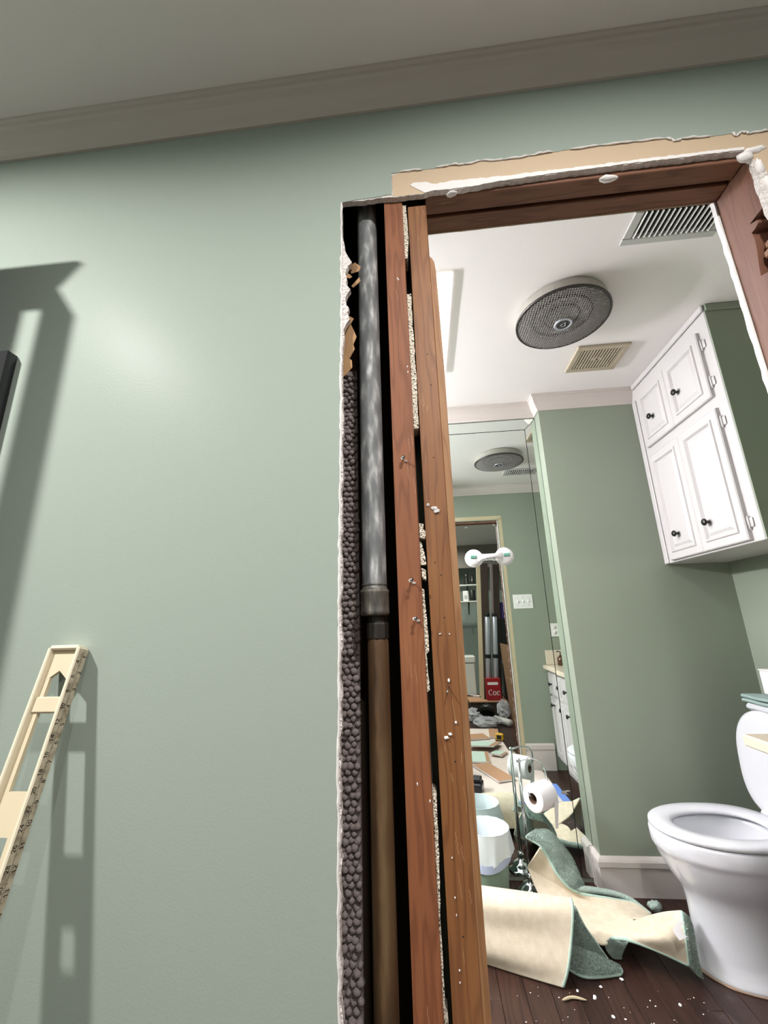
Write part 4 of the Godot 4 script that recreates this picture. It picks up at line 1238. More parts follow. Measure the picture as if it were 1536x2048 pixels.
func bath_rug() -> void:
	rng.seed = 67
	var n := FastNoiseLite.new(); n.seed = 5; n.frequency = 0.09
	var t := thing("bath_rug", "crumpled sea-green bath rug with cream backing heaped on the dark floor", "rug")
	var P := [
		["folded_flap", [[Vector3(-0.1200, 0.0070, -1.2400), Vector3(0.0200, 0.0070, -1.1950), Vector3(0.1520, 0.0070, -1.1450), Vector3(0.2700, 0.0070, -1.1000), Vector3(0.3820, 0.0070, -1.0610)], [Vector3(-0.1200, 0.0500, -1.2150), Vector3(0.0200, 0.0500, -1.1750), Vector3(0.1550, 0.0500, -1.1300), Vector3(0.2850, 0.0500, -1.0950), Vector3(0.4050, 0.0500, -1.0680)], [Vector3(-0.1200, 0.1100, -1.2150), Vector3(0.0200, 0.1100, -1.1850), Vector3(0.1600, 0.1100, -1.1500), Vector3(0.3000, 0.1100, -1.1200), Vector3(0.4330, 0.1100, -1.0950)], [Vector3(-0.1200, 0.1650, -1.2500), Vector3(0.0200, 0.1650, -1.2150), Vector3(0.1600, 0.1700, -1.1650), Vector3(0.3100, 0.1750, -1.1350), Vector3(0.4580, 0.1800, -1.1250)], [Vector3(-0.1200, 0.1800, -1.3100), Vector3(0.0200, 0.1800, -1.2700), Vector3(0.1700, 0.1850, -1.2250), Vector3(0.3200, 0.1900, -1.1900), Vector3(0.4680, 0.1850, -1.1750)], [Vector3(-0.1200, 0.1400, -1.3600), Vector3(0.0200, 0.1400, -1.3250), Vector3(0.1700, 0.1500, -1.2800), Vector3(0.3200, 0.1500, -1.2450), Vector3(0.4750, 0.1300, -1.2300)], [Vector3(-0.1200, 0.0600, -1.3700), Vector3(0.0200, 0.0600, -1.3400), Vector3(0.1700, 0.0600, -1.3000), Vector3(0.3200, 0.0600, -1.2650), Vector3(0.4780, 0.0500, -1.2500)]], 40, 50, true, [3]], ["backing_fold", [[Vector3(0.3865, 0.1250, -1.5062), Vector3(0.4414, 0.1000, -1.4922), Vector3(0.5055, 0.0750, -1.4734), Vector3(0.5549, 0.0600, -1.4436), Vector3(0.6058, 0.0500, -1.4227), Vector3(0.6694, 0.0450, -1.3884), Vector3(0.7171, 0.0600, -1.3108)], [Vector3(0.3975, 0.0900, -1.4635), Vector3(0.4553, 0.0700, -1.4431), Vector3(0.5062, 0.0550, -1.4183), Vector3(0.5519, 0.0450, -1.3828), Vector3(0.5998, 0.0400, -1.3585), Vector3(0.6554, 0.0450, -1.3179), Vector3(0.7052, 0.0700, -1.2649)], [Vector3(0.4152, 0.0500, -1.4236), Vector3(0.4574, 0.0450, -1.3784), Vector3(0.4984, 0.0400, -1.3391), Vector3(0.5315, 0.0400, -1.2985), Vector3(0.5599, 0.0400, -1.2521), Vector3(0.5956, 0.0500, -1.2266), Vector3(0.6351, 0.0700, -1.2093)], [Vector3(0.4290, 0.0200, -1.3717), Vector3(0.4647, 0.0200, -1.3305), Vector3(0.4969, 0.0300, -1.2819), Vector3(0.5258, 0.0350, -1.2487), Vector3(0.5556, 0.0350, -1.2152), Vector3(0.5768, 0.0450, -1.1946), Vector3(0.6022, 0.0620, -1.1915)]], 44, 24, true, []], ["standing_fold", [[Vector3(0.4420, 0.2130, -1.4727), Vector3(0.4731, 0.1700, -1.4758), Vector3(0.4919, 0.1300, -1.4509), Vector3(0.5302, 0.0920, -1.4338), Vector3(0.5814, 0.0720, -1.4282), Vector3(0.6775, 0.0600, -1.4262), Vector3(0.7853, 0.0450, -1.4247), Vector3(0.8218, 0.0300, -1.3874)], [Vector3(0.4114, 0.1700, -1.4814), Vector3(0.4595, 0.1300, -1.4908), Vector3(0.5004, 0.1000, -1.4655), Vector3(0.5445, 0.0720, -1.4432), Vector3(0.5946, 0.0600, -1.4257), Vector3(0.6740, 0.0520, -1.4063), Vector3(0.7534, 0.0450, -1.3804), Vector3(0.7938, 0.0450, -1.3473)], [Vector3(0.3861, 0.1260, -1.5041), Vector3(0.4410, 0.1010, -1.4902), Vector3(0.5051, 0.0760, -1.4714), Vector3(0.5544, 0.0610, -1.4416), Vector3(0.6053, 0.0510, -1.4208), Vector3(0.6688, 0.0460, -1.3865), Vector3(0.7171, 0.0600, -1.3108), Vector3(0.7594, 0.0700, -1.2894)]], 48, 16, true, [0]],
		["pile_crest", [[Vector3(0.3918, 0.2350, -1.5114), Vector3(0.4438, 0.2160, -1.4786), Vector3(0.4764, 0.1720, -1.4715), Vector3(0.4917, 0.1350, -1.4478), Vector3(0.5304, 0.0960, -1.4328), Vector3(0.5616, 0.0800, -1.4250)], [Vector3(0.4092, 0.2520, -1.5031), Vector3(0.4683, 0.2430, -1.4859), Vector3(0.5015, 0.2050, -1.4639), Vector3(0.5267, 0.1550, -1.4596), Vector3(0.5518, 0.1080, -1.4374), Vector3(0.5738, 0.0860, -1.4408)], [Vector3(0.4421, 0.2500, -1.5323), Vector3(0.5007, 0.2430, -1.5417), Vector3(0.5356, 0.2100, -1.5128), Vector3(0.5686, 0.1650, -1.5024), Vector3(0.5847, 0.1120, -1.4735), Vector3(0.5915, 0.0900, -1.4612)], [Vector3(0.4582, 0.2200, -1.5585), Vector3(0.5163, 0.2100, -1.5657), Vector3(0.5497, 0.1800, -1.5303), Vector3(0.5817, 0.1300, -1.5190), Vector3(0.5947, 0.0850, -1.4784), Vector3(0.6047, 0.0700, -1.4668)]], 44, 24, false, [0]], ["pile_slope", [[Vector3(0.4965, 0.1300, -1.2373), Vector3(0.5155, 0.0850, -1.2183), Vector3(0.5415, 0.0500, -1.1989), Vector3(0.5690, 0.0140, -1.1752)], [Vector3(0.4808, 0.0900, -1.2399), Vector3(0.4892, 0.0600, -1.2141), Vector3(0.5162, 0.0320, -1.1940), Vector3(0.5648, 0.0100, -1.1746)], [Vector3(0.4591, 0.0550, -1.2212), Vector3(0.4637, 0.0350, -1.2006), Vector3(0.5016, 0.0180, -1.1880), Vector3(0.5579, 0.0080, -1.1707)]], 32, 18, false, []], ["pile_corner", [[Vector3(0.4377, 0.0420, -1.1924), Vector3(0.4821, 0.0340, -1.1841), Vector3(0.5508, 0.0180, -1.1700), Vector3(0.5971, 0.0090, -1.1450)], [Vector3(0.4205, 0.0220, -1.1679), Vector3(0.4666, 0.0260, -1.1326), Vector3(0.5298, 0.0200, -1.1239), Vector3(0.5965, 0.0090, -1.1321)], [Vector3(0.4118, 0.0070, -1.1467), Vector3(0.4597, 0.0070, -1.1068), Vector3(0.5200, 0.0070, -1.1081), Vector3(0.5870, 0.0070, -1.1222)]], 36, 20, false, [1, 3]],
		["arched_corner", [[Vector3(0.6511, 0.0620, -1.2498), Vector3(0.7296, 0.1000, -1.2341), Vector3(0.7898, 0.1350, -1.2032), Vector3(0.8372, 0.1650, -1.1612)], [Vector3(0.6188, 0.0700, -1.2035), Vector3(0.6880, 0.1100, -1.1430), Vector3(0.7372, 0.1250, -1.1054), Vector3(0.8095, 0.1200, -1.1083)], [Vector3(0.5958, 0.0660, -1.1869), Vector3(0.6368, 0.0880, -1.1444), Vector3(0.7142, 0.0780, -1.1191), Vector3(0.8035, 0.0500, -1.1041)]], 40, 24, true, [1, 3]], ["arch_side", [[Vector3(0.5976, 0.0660, -1.1869), Vector3(0.5805, 0.0450, -1.1996), Vector3(0.5800, 0.0280, -1.1968), Vector3(0.5947, 0.0120, -1.1935)], [Vector3(0.6118, 0.0740, -1.1692), Vector3(0.6069, 0.0500, -1.1830), Vector3(0.6021, 0.0300, -1.1876), Vector3(0.6041, 0.0120, -1.1917)], [Vector3(0.6357, 0.0880, -1.1420), Vector3(0.6296, 0.0550, -1.1711), Vector3(0.6225, 0.0300, -1.1841), Vector3(0.6190, 0.0120, -1.1948)]], 22, 18, false, []], ["draped_side", [[Vector3(0.8382, 0.1640, -1.1605), Vector3(0.8100, 0.1180, -1.1072), Vector3(0.8066, 0.0480, -1.1074)], [Vector3(0.8564, 0.1450, -1.1646), Vector3(0.8297, 0.0950, -1.1195), Vector3(0.8263, 0.0240, -1.1151)], [Vector3(0.8576, 0.1200, -1.1586), Vector3(0.8418, 0.0650, -1.1294), Vector3(0.8432, 0.0080, -1.1205)]], 22, 18, false, []]]
	for p in P:
		var g := patch(p[1], p[2], p[3])
		# keep the sheet above the floor
		for r in g:
			for k in r.size(): r[k].y = maxf(r[k].y, 0.0062)
		var fr := sheet(g, 0.008, 0.0 if p[4] else 0.0022, n)
		# the face that looks up or to the door carries the material named first
		var mid: int = p[3] / 2
		var c: int = p[2] / 2
		var nn: Vector3 = (g[mid][c + 1] - g[mid][c]).cross(g[mid + 1][c] - g[mid][c])
		var outward: bool = nn.dot(Vector3(0, 1.16, 0.704) - g[mid][c]) > 0.0
		var seen: Material = M.rug_back if p[4] else M.rug_pile
		var hid: Material = M.rug_pile if p[4] else M.rug_back
		var part := Node3D.new()
		part.name = p[0]
		t.add_child(part, true)
		obj("upper_face", fr[0], seen if outward else hid, part)
		obj("lower_face", fr[1], hid if outward else seen, part)
		obj("edge", fr[2], seen, part)
		if not p[4]:
			var fur := S()
			var out := 1.0 if outward else -1.0
			for q in 5200:
				var i := rng.randi_range(0, p[3] - 2); var k := rng.randi_range(0, p[2] - 2)
				var at: Vector3 = g[i][k].lerp(g[i][k + 1], rng.randf()).lerp(g[i + 1][k].lerp(g[i + 1][k + 1], rng.randf()), rng.randf())
				var up: Vector3 = (g[i][k + 1] - g[i][k]).cross(g[i + 1][k] - g[i][k]).normalized() * out
				var lean := Vector3(rng.randf_range(-1, 1), rng.randf_range(-1, 1), rng.randf_range(-1, 1)) * 0.55
				var along := lean.cross(up).normalized() * 0.0011
				var base := at + up * 0.0044
				tri(fur, base - along, base + along, base + (up + lean).normalized() * rng.randf_range(0.004, 0.0075))
			tag(obj("pile_tufts", fur, M.rug_pile, part), "", "", "", "stuff")
		for k in p[5]:
			var bs := S(true)
			tube(bs, side_of(g, k), 0.0056, 8)
			obj("binding", bs, M.rug_binding, part)
	var st := S(true)
	tube(st, curve([Vector3(0.5587, 0.0850, -1.4319), Vector3(0.6306, 0.0720, -1.4538), Vector3(0.7160, 0.0600, -1.4575), Vector3(0.7752, 0.0480, -1.4439), Vector3(0.8219, 0.0320, -1.3867)], 24), [0.009, 0.011, 0.012, 0.013, 0.0135, 0.0135, 0.013, 0.0125, 0.012, 0.012, 0.0115, 0.011, 0.011, 0.0105, 0.010, 0.010, 0.0095, 0.009, 0.009, 0.0085, 0.008, 0.0075, 0.007, 0.006], 10)
	obj("rolled_edge", st, M.rug_pile, t)
	st = S(true)
	blob(st, Vector3(0.868, 0.025, -1.452), Vector3(0.028, 0.018, 0.02), 10, 7, 0.2)
	obj("pile_tuft", st, M.rug_pile, t)
	var tg := sheet(patch([[Vector3(0.7887, 0.1820, -1.0824), Vector3(0.8057, 0.1780, -1.0831)], [Vector3(0.7561, 0.1680, -1.0625), Vector3(0.7828, 0.1650, -1.0667)], [Vector3(0.7623, 0.1500, -1.0437), Vector3(0.7968, 0.1500, -1.0611)]], 6, 10), 0.0007)
	tg[0].append_from(tg[1].commit(), 0, Transform3D())
	tag(obj("care_tag", tg[0], M.paper_white, t), "white care label with small print")

func floor_crumbs() -> void:
	rng.seed = 77
	var fine := S()
	for i in 70:
		var r := rng.randf_range(0.0006, 0.0021)
		blob(fine, Vector3(rng.randf_range(0.22, 0.80), r * 0.4, rng.randf_range(-1.07, -0.80)), Vector3(r * rng.randf_range(0.7, 2.2), r * 0.45, r * rng.randf_range(0.7, 1.5)), 6, 4, 0.3)
	tag(obj("plaster_grit", fine, M.white_plaster), "fine white plaster grit scattered over the dark floor", "debris", "", "stuff")
	for s in [[0.470, -1.030, 0.0065, "largest white plaster crumb beside the pale splinter on the floor"], [0.585, -1.108, 0.0055, "white plaster crumb at the tip of the green rug corner"], [0.505, -1.075, 0.0045, "thin white plaster crumb just before the green rug edge"], [0.72, -1.02, 0.0045, "white plaster crumb lying alone toward the toilet"], [0.425, -1.055, 0.004, "small white plaster crumb by the cream rug flap's corner"], [0.50, -0.965, 0.005, "white plaster crumb nearest the picture's bottom edge"]]:
		var cs := S()
		blob(cs, Vector3.ZERO, Vector3(s[2] * rng.randf_range(0.9, 1.6), s[2] * 0.45, s[2]), 7, 5, 0.3)
		var o := obj("plaster_crumb", cs, M.white_plaster)
		o.position = Vector3(s[0], s[2] * 0.36, s[1])
		o.rotation.y = rng.randf() * TAU
		tag(o, s[3], "debris", "plaster crumbs on the bathroom floor")
	var st := S()
	tube(st, curve([Vector3(0.365, 0.0045, -1.012), Vector3(0.40, 0.006, -1.022), Vector3(0.44, 0.0045, -1.016)], 8), [0.0015, 0.0035, 0.004, 0.0038, 0.004, 0.0035, 0.003, 0.0012], 6)
	tag(obj("wood_splinter", st, M.cream_edge), "thin pale wood splinter lying on the dark floor before the rug", "splinter")

# ---------------------------------------------------------------- hall things
func spirit_level() -> void:
	# local axes: x across, y along, z thickness; top at y = 0
	var lean := 13.7
	var t := thing("spirit_level", "worn cream spirit level leaning on the green wall", "level", Vector3(-0.583, 1.1385, 0.0012), Vector3(-lean, 0, 0))
	t.position = Vector3(-0.583, 1.1385, 0.0012)
	var L := 1.165; var W := 0.058; var T := 0.0225; var f := 0.0062
	var st := S()
	span(st, Vector3(-f, -L, 0), Vector3(0, -0.004, T), 0.0015)
	span(st, Vector3(-W, -L, 0), Vector3(-W + f, -0.004, T), 0.0015)
	span(st, Vector3(-W + 0.003, -0.0075, 0), Vector3(-0.003, 0, T), 0.0022)
	obj("rails", st, M.level_body, t)
	# web with its openings
	var z0 := T * 0.36; var z1 := T * 0.62
	var xl := -W + f; var xr := -f
	var a := 0.010                    # rim round the openings
	st = S()
	var webs := [
		[[xl, -0.0075], [xr, -0.0075], [xr, -0.058], [-W / 2, -0.040], [xl, -0.058]],
		[[xl, -0.058], [xl + a, -0.0506], [xl + a, -0.082], [xl, -0.082]], [[xr, -0.058], [xr, -0.082], [xr - 0.004, -0.082], [xr - 0.004, -0.0566]],
		[[xl, -0.082], [xr, -0.082], [xr, -0.102], [xl, -0.102]],
		[[xl, -0.102], [xl + a, -0.102], [xl + a, -0.208], [xl, -0.208]], [[xr - 0.003, -0.102], [xr, -0.102], [xr, -0.208], [xr - 0.003, -0.208]],
		[[xl, -0.208], [xr, -0.208], [xr, -0.262], [xl, -0.262]],
		[[xl, -0.262], [xl + 0.012, -0.262], [xl + 0.012, -0.300], [xl, -0.300]], [[xr - 0.012, -0.262], [xr, -0.262], [xr, -0.300], [xr - 0.012, -0.300]],
		[[xl, -0.300], [xr, -0.300], [xr, -L + 0.008], [xl, -L + 0.008]]]
	for w in webs: slab(st, V2(w), z0, z1)
	span(st, Vector3(xl, -0.104, z0 - 0.003), Vector3(xr, -0.080, z1 + 0.003), 0.002)
	obj("web", st, M.level_recess, t)
	# ruled edge
	obj("rule_face", boxm(Vector3(0.0, -L + 0.002, 0.0012), Vector3(0.0006, -0.006, T - 0.0012)), M.level_rule, t)
	st = S()
	for i in 230:
		var l := 0.0095 if i % 10 == 0 else 0.006 if i % 5 == 0 else 0.0035
		var y := -0.012 - i * 0.002
		span(st, Vector3(0.0006, y - 0.0003, T / 2 - l * 0.3), Vector3(0.0008, y + 0.0003, T / 2 + l * 0.2))
	tag(obj("rule_ticks", st, M.ink, t), "", "", "", "stuff")
	var font := SystemFont.new(); font.font_names = PackedStringArray(["Droid Sans"])
	for i in 40:
		var inch := i % 2 == 0
		var tm := TextMesh.new()
		tm.text = str(i / 2 + 1) if inch else str(i + 3)
		tm.font = font; tm.font_size = 16; tm.pixel_size = 0.00055; tm.depth = 0.0003
		var o := MeshInstance3D.new()
		o.name = "rule_numeral"
		o.mesh = tm; o.material_override = M.ink
		t.add_child(o, true)
		var y := -0.018 - (i / 2) * 0.0254 if inch else -0.016 - i * 0.0112
		o.transform = Transform3D(Basis(Vector3(0, 1, 0), Vector3(0, 0, 1), Vector3(1, 0, 0)), Vector3(0.0008, y, 0.0052 if inch else 0.0170))

func picture() -> void:
	var t := thing("picture_frame", "black framed picture on the green wall at the picture's left edge", "picture frame", Vector3(-0.856, 1.748, 0.0015))
	var W := 0.62; var H := 0.80; var w := 0.060
	var outer := [Vector2(0, 0), Vector2(0, -H), Vector2(-W, -H), Vector2(-W, 0)]
	var inner := [Vector2(-w, -w), Vector2(-w, -H + w), Vector2(-W + w, -H + w), Vector2(-W + w, -w)]
	for k in 4:
		var st := S()
		var a: Vector2 = outer[k]; var b: Vector2 = outer[(k + 1) % 4]; var c: Vector2 = inner[(k + 1) % 4]; var d: Vector2 = inner[k]
		var e := a.lerp(d, 0.18); var g := b.lerp(c, 0.18)
		for q in [[a, b, 0.0, a, b, 0.022], [a, b, 0.022, e, g, 0.028], [e, g, 0.028, d, c, 0.014], [d, c, 0.014, d, c, 0.0]]:
			quad(st, Vector3(q[0].x, q[0].y, q[2]), Vector3(q[3].x, q[3].y, q[5]), Vector3(q[4].x, q[4].y, q[5]), Vector3(q[1].x, q[1].y, q[2]))
		obj("frame_rail", st, M.frame_black, t)
	obj("picture_panel", boxm(Vector3(-W + w, -H + w, 0.002), Vector3(-w, -w, 0.012)), M.picture_dark, t)
	var st := S(true)
	lathe(st, [[0.003, 0.0], [0.0025, 0.002], [0.0, 0.003]], 12, Transform3D(Basis(Vector3.RIGHT, PI / 2), Vector3(-0.018, -0.115, 0.0255)))
	obj("frame_pin", st, M.white_ink, t)

func screen() -> void:  # added out of view, outline shaped to throw the shadow on the hall wall
	var t := thing("shadow_screen", "added unseen wooden screen shaped to cast the shadow beside the picture", "shadow caster")
	var st := S()
	slab(st, V2([[-1.45, 2.082], [-0.858, 2.078], [-0.897, 2.028], [-0.853, 1.964], [-0.853, 0.0], [-0.913, 0.0], [-0.913, 1.985], [-0.956, 1.985], [-0.956, 0.0], [-1.45, 0.0]]), 0.165, 0.185)
	obj("leaf", st, M.dark_wood, t)
	st = S()
	box(st, Vector3(-1.62, 1.03, 0.30), Vector3(0.42, 2.06, 0.020), 0.003, Basis(Vector3.UP, 0.72))
	obj("leaf", st, M.dark_wood, t)

func board_scrap(at: Vector3, size: Vector3, turn: Vector3, mint: bool, label: String) -> void:
	var t := thing("drywall_scrap", label, "drywall piece", at, turn, "drywall scraps on the drop cloth")
	var h := size / 2
	obj("gypsum_core", boxm(Vector3(-h.x, 0.0012, -h.z), Vector3(h.x, size.y - 0.0012, h.z)), M.gypsum, t)
	obj("face_paper", boxm(Vector3(-h.x * 0.97, size.y - 0.0012, -h.z * 0.98), Vector3(h.x * (0.62 if mint else 0.96), size.y, h.z * 0.97)), M.mint_face if mint else M.brown_back, t)
	if mint: obj("torn_paper", boxm(Vector3(h.x * 0.62, size.y - 0.0012, -h.z * 0.98), Vector3(h.x * 0.97, size.y - 0.0003, h.z * 0.97)), M.brown_back, t)
	obj("back_paper", boxm(Vector3(-h.x, 0.0, -h.z), Vector3(h.x, 0.0012, h.z)), M.brown_back, t)

func hall_clutter() -> void:
	rng.seed = 87
	# drop cloth through the doorway
	var t := thing("drop_cloth", "pale drop cloth with blue taped edge spread through the doorway", "drop cloth")
	var n := FastNoiseLite.new(); n.seed = 3; n.frequency = 0.006
	var g := []
	for i in 36:
		var r := []
		for k in 24:
			var p := Vector3(lerpf(0.085, 0.70, k / 23.0), 0.004, lerpf(-0.80, 1.25, i / 35.0))
			if p.z < -0.12: p.x = lerpf(0.085, 0.86, k / 23.0)
			p.y = 0.0045 + 0.0030 * (1.0 + n.get_noise_2d(p.x * 1000.0, p.z * 1000.0))
			r.append(p)
		g.append(r)
	var sh := sheet(g, 0.0014)
	sh[0].append_from(sh[1].commit(), 0, Transform3D())
	obj("cloth", sh[0], M.dropcloth, t)
	for e in [[Vector3(0.085, 0.0095, -0.80), Vector3(0.875, 0.0115, -0.772)], [Vector3(0.835, 0.0095, -0.80), Vector3(0.885, 0.0115, -0.45)]]:
		tag(obj("tape_strip", boxm(e[0], e[1]), M.tape_blue, t), "blue tape edge")
	board_scrap(Vector3(0.490, 0.036, 0.480), Vector3(0.26, 0.0127, 0.30), Vector3(6, 22, 4), true, "mint-faced drywall scrap, topmost on the pile in the mirror")
	board_scrap(Vector3(0.400, 0.0125, 0.165), Vector3(0.18, 0.0127, 0.30), Vector3(0, 4, 0), true, "mint-faced drywall scrap lying flat nearest the brown stud in the mirror")
	board_scrap(Vector3(0.588, 0.018, 0.250), Vector3(0.11, 0.0127, 0.14), Vector3(3, 30, -3), true, "small mint-faced drywall scrap beside the brown tube in the mirror")
	board_scrap(Vector3(0.465, 0.0125, -0.225), Vector3(0.15, 0.0127, 0.42), Vector3(0, -22, 0), false, "large brown-papered drywall scrap lying alone on the drop cloth")
	board_scrap(Vector3(0.44, 0.0125, 0.84), Vector3(0.26, 0.0127, 0.20), Vector3(0, -14, 0), false, "brown-papered drywall scrap behind the mint pieces in the mirror")
	board_scrap(Vector3(0.655, 0.0125, 0.99), Vector3(0.10, 0.0127, 0.36), Vector3(0, 6, 0), false, "long brown-papered drywall scrap near the yellow tape measure")
	var st: SurfaceTool
	# cardboard tube
	t = thing("cardboard_tube", "short pale cardboard tube lying on the drop cloth", "tube", Vector3(0.668, 0.0368, 0.02), Vector3(0, 14, 0))
	st = S(true)
	lathe(st, [[0.025, -0.15], [0.025, 0.15], [0.0225, 0.15], [0.0225, -0.15], [0.025, -0.15]], 28, Transform3D(Basis(Vector3.RIGHT, PI / 2), Vector3.ZERO))
	obj("tube_wall", st, M.cream_edge, t)
	# tape measure
	t = thing("tape_measure", "yellow and black tape measure on the drop cloth by the doorway", "tape measure", Vector3(0.675, 0.0135, 0.72), Vector3(0, 25, 0))
	st = S()
	box(st, Vector3(0, 0.034, 0), Vector3(0.080, 0.066, 0.042), 0.010)
	obj("case", st, M.tool_yellow, t)
	for s in [-1, 1]:
		st = S()
		box(st, Vector3(0.0, 0.034, s * 0.0216), Vector3(0.048, 0.038, 0.002), 0.0008)
		obj("side_label", st, M.black_plastic, t)
	obj("base_grip", boxm(Vector3(-0.041, -0.001, -0.021), Vector3(0.041, 0.006, 0.021), 0.002), M.black_plastic, t)
	st = S()
	box(st, Vector3(-0.044, 0.008, 0), Vector3(0.012, 0.003, 0.024), 0.0008)
	obj("blade_tip", st, M.steel, t)
	# drill battery
	t = thing("tool_battery", "black tool battery on the floor beside the brown stud in the mirror", "battery", Vector3(0.300, 0.0125, -0.595), Vector3(0, 15, 0))
	st = S()
	box(st, Vector3(0, 0.030, 0), Vector3(0.078, 0.056, 0.115), 0.008)
	obj("case", st, M.black_plastic, t)
	st = S()
	box(st, Vector3(0, 0.072, 0.006), Vector3(0.062, 0.028, 0.080), 0.006)
	obj("contact_rail", st, M.black_plastic, t)
	obj("label_strip", boxm(Vector3(0.0392, 0.018, -0.035), Vector3(0.0400, 0.040, 0.035)), M.register_grey, t)
	# clear bags with a cap on top
	for q in [[Vector3(0.53, 0.072, 1.68), Vector3(0.10, 0.070, 0.13), "crumpled clear plastic bag left of the black cap in the mirror"], [Vector3(0.90, 0.112, 1.74), Vector3(0.075, 0.11, 0.08), "upright clear plastic bag beside the cardboard sheet in the mirror"], [Vector3(0.63, 0.060, 1.34), Vector3(0.15, 0.052, 0.11), "crumpled clear plastic bag in front of the black cap in the mirror"]]:
		st = S()
		blob(st, q[0], q[1], 18, 12, 0.18)
		tag(obj("plastic_bag", st, M.clear_film), q[2], "plastic bag", "clear bags in the hall")
	t = thing("baseball_cap", "black cap with a small white mark lying on the clear bags", "cap", Vector3(0.66, 0.128, 1.44), Vector3(34, 20, 0))
	st = S(true)
	lathe(st, [[0.0, 0.105], [0.035, 0.100], [0.065, 0.082], [0.084, 0.050], [0.090, 0.0], [0.086, 0.0], [0.060, 0.076], [0.0, 0.100]], 28)
	obj("crown", st, M.black_cloth, t)
	g = []
	for i in 8:
		var r := []
		for k in 15:
			var a := lerpf(-1.15, 1.15, k / 14.0)
			var rr := 0.085 + 0.070 * (i / 7.0) * cos(a * 0.9)
			r.append(Vector3(sin(a) * rr, 0.004 - 0.018 * absf(sin(a)) * (i / 7.0), -cos(a) * rr))
		g.append(r)
	sh = sheet(g, 0.004)
	sh[0].append_from(sh[1].commit(), 0, Transform3D())
	obj("brim", sh[0], M.black_cloth, t)
	st = S(true)
	tube(st, curve([Vector3(-0.020, 0.052, -0.084), Vector3(0.0, 0.044, -0.088), Vector3(0.026, 0.060, -0.082)], 8), [0.0008, 0.002, 0.003, 0.0035, 0.003, 0.002, 0.0015, 0.0006], 6)
	tag(obj("cap_mark", st, M.white_ink, t), "small white curved mark")
	# long white tube of rolled plastic
	t = thing("plastic_roll", "grey roll of plastic sheeting on the floor right of the black cap", "plastic roll")
	st = S(true)
	tube(st, [Vector3(0.70, 0.042, 1.70), Vector3(0.90, 0.042, 1.34)], 0.038, 18)
	obj("rolled_sheet", st, M.register_grey, t)
	# doors and panels leaning at the far end
	t = thing("door_slab", "dark brown door slab with a cream edge leaning in the hall", "door slab", Vector3(0.700, 0, 2.05), Vector3(0, 0, -3.2))
	obj("slab_face", boxm(Vector3(0.0, 0.002, -0.02), Vector3(0.105, 1.99, 0.02), 0.002), M.dark_wood, t)
	obj("slab_edge", boxm(Vector3(-0.055, 0.002, -0.02), Vector3(-0.0005, 1.99, 0.02), 0.002), M.cream_edge, t)
	t = thing("door_slab", "narrow dark brown panel leaning beside the brown door slab", "door slab", Vector3(0.860, 0, 2.12), Vector3(0, 0, -4.0))
	obj("slab_face", boxm(Vector3(0.0, 0.002, -0.015), Vector3(0.085, 1.98, 0.015), 0.002), M.dark_wood, t)
	obj("slab_edge", boxm(Vector3(-0.035, 0.002, -0.015), Vector3(-0.0005, 1.98, 0.015), 0.002), M.grey_plaster, t)
	for q in [[0.845, "silver striped wrapped roll standing behind the red pack, left of two"], [0.945, "silver striped wrapped roll standing behind the red pack, right of two"]]:
		t = thing("wrapped_roll", q[1], "roll", Vector3(q[0] - 0.06, 0.45, 2.02), Vector3(0, 0, -4))
		st = S(true)
		lathe(st, [[0.0, 0.0], [0.030, 0.0], [0.034, 0.01], [0.034, 0.80], [0.030, 0.81], [0.0, 0.81]], 20)
		obj("roll_sleeve", st, M.glossy_silver, t)
		for k in 2:
			st = S(true)
			lathe(st, [[0.0345, 0.25 + k * 0.54], [0.036, 0.26 + k * 0.54], [0.036, 0.29 + k * 0.54], [0.0345, 0.30 + k * 0.54]], 20)
			obj("black_band", st, M.black_plastic, t)
	# low crate that carries the rolls and the red pack
	t = thing("storage_chest", "dark brown low chest carrying the rolls and the red pack", "chest", Vector3(0.80, 0, 2.10))
	obj("chest_body", boxm(Vector3(-0.28, 0.0, -0.16), Vector3(0.17, 0.165, 0.30), 0.004), M.dark_wood, t)
	obj("chest_lid", boxm(Vector3(-0.30, 0.165, -0.18), Vector3(0.19, 0.185, 0.32), 0.004), M.brown_back, t)
	t = thing("red_pack", "red paper pack with a white band and white script on the low chest", "pack", Vector3(0.83, 0.1855, 1.98))
	obj("pack_body", boxm(Vector3(-0.095, 0.0, -0.045), Vector3(0.095, 0.270, 0.045), 0.006), M.red_pack, t)
	obj("white_band", boxm(Vector3(-0.075, 0.190, -0.0462), Vector3(0.060, 0.222, -0.0452)), M.white_ink, t)
	var font := SystemFont.new(); font.font_names = PackedStringArray(["Droid Serif"]); font.font_italic = true
	var tm := TextMesh.new(); tm.text = "Coc"; tm.font = font; tm.font_size = 32; tm.pixel_size = 0.0028; tm.depth = 0.001
	var lo := MeshInstance3D.new(); lo.name = "script_lettering"; lo.mesh = tm; lo.material_override = M.white_ink
	t.add_child(lo, true)
	lo.transform = Transform3D(Basis(Vector3(1, 0, 0), Vector3(0, 1, 0), Vector3(0, 0, -1)), Vector3(0.0, 0.095, -0.0462))
	# dark bundles standing behind
	t = thing("dark_case", "black upright case standing right of the silver rolls", "case", Vector3(1.06, 0.0, 2.20))
	obj("case_body", boxm(Vector3(-0.055, 0.0, -0.06), Vector3(0.09, 1.216, 0.10), 0.008), M.black_plastic, t)
	obj("case_strap", boxm(Vector3(-0.056, 0.62, -0.063), Vector3(0.0, 0.66, -0.0605)), M.glossy_silver, t)
	t = thing("purple_bag", "purple patterned gift bag above the black case", "bag", Vector3(1.07, 1.2165, 2.22))
	st = S()
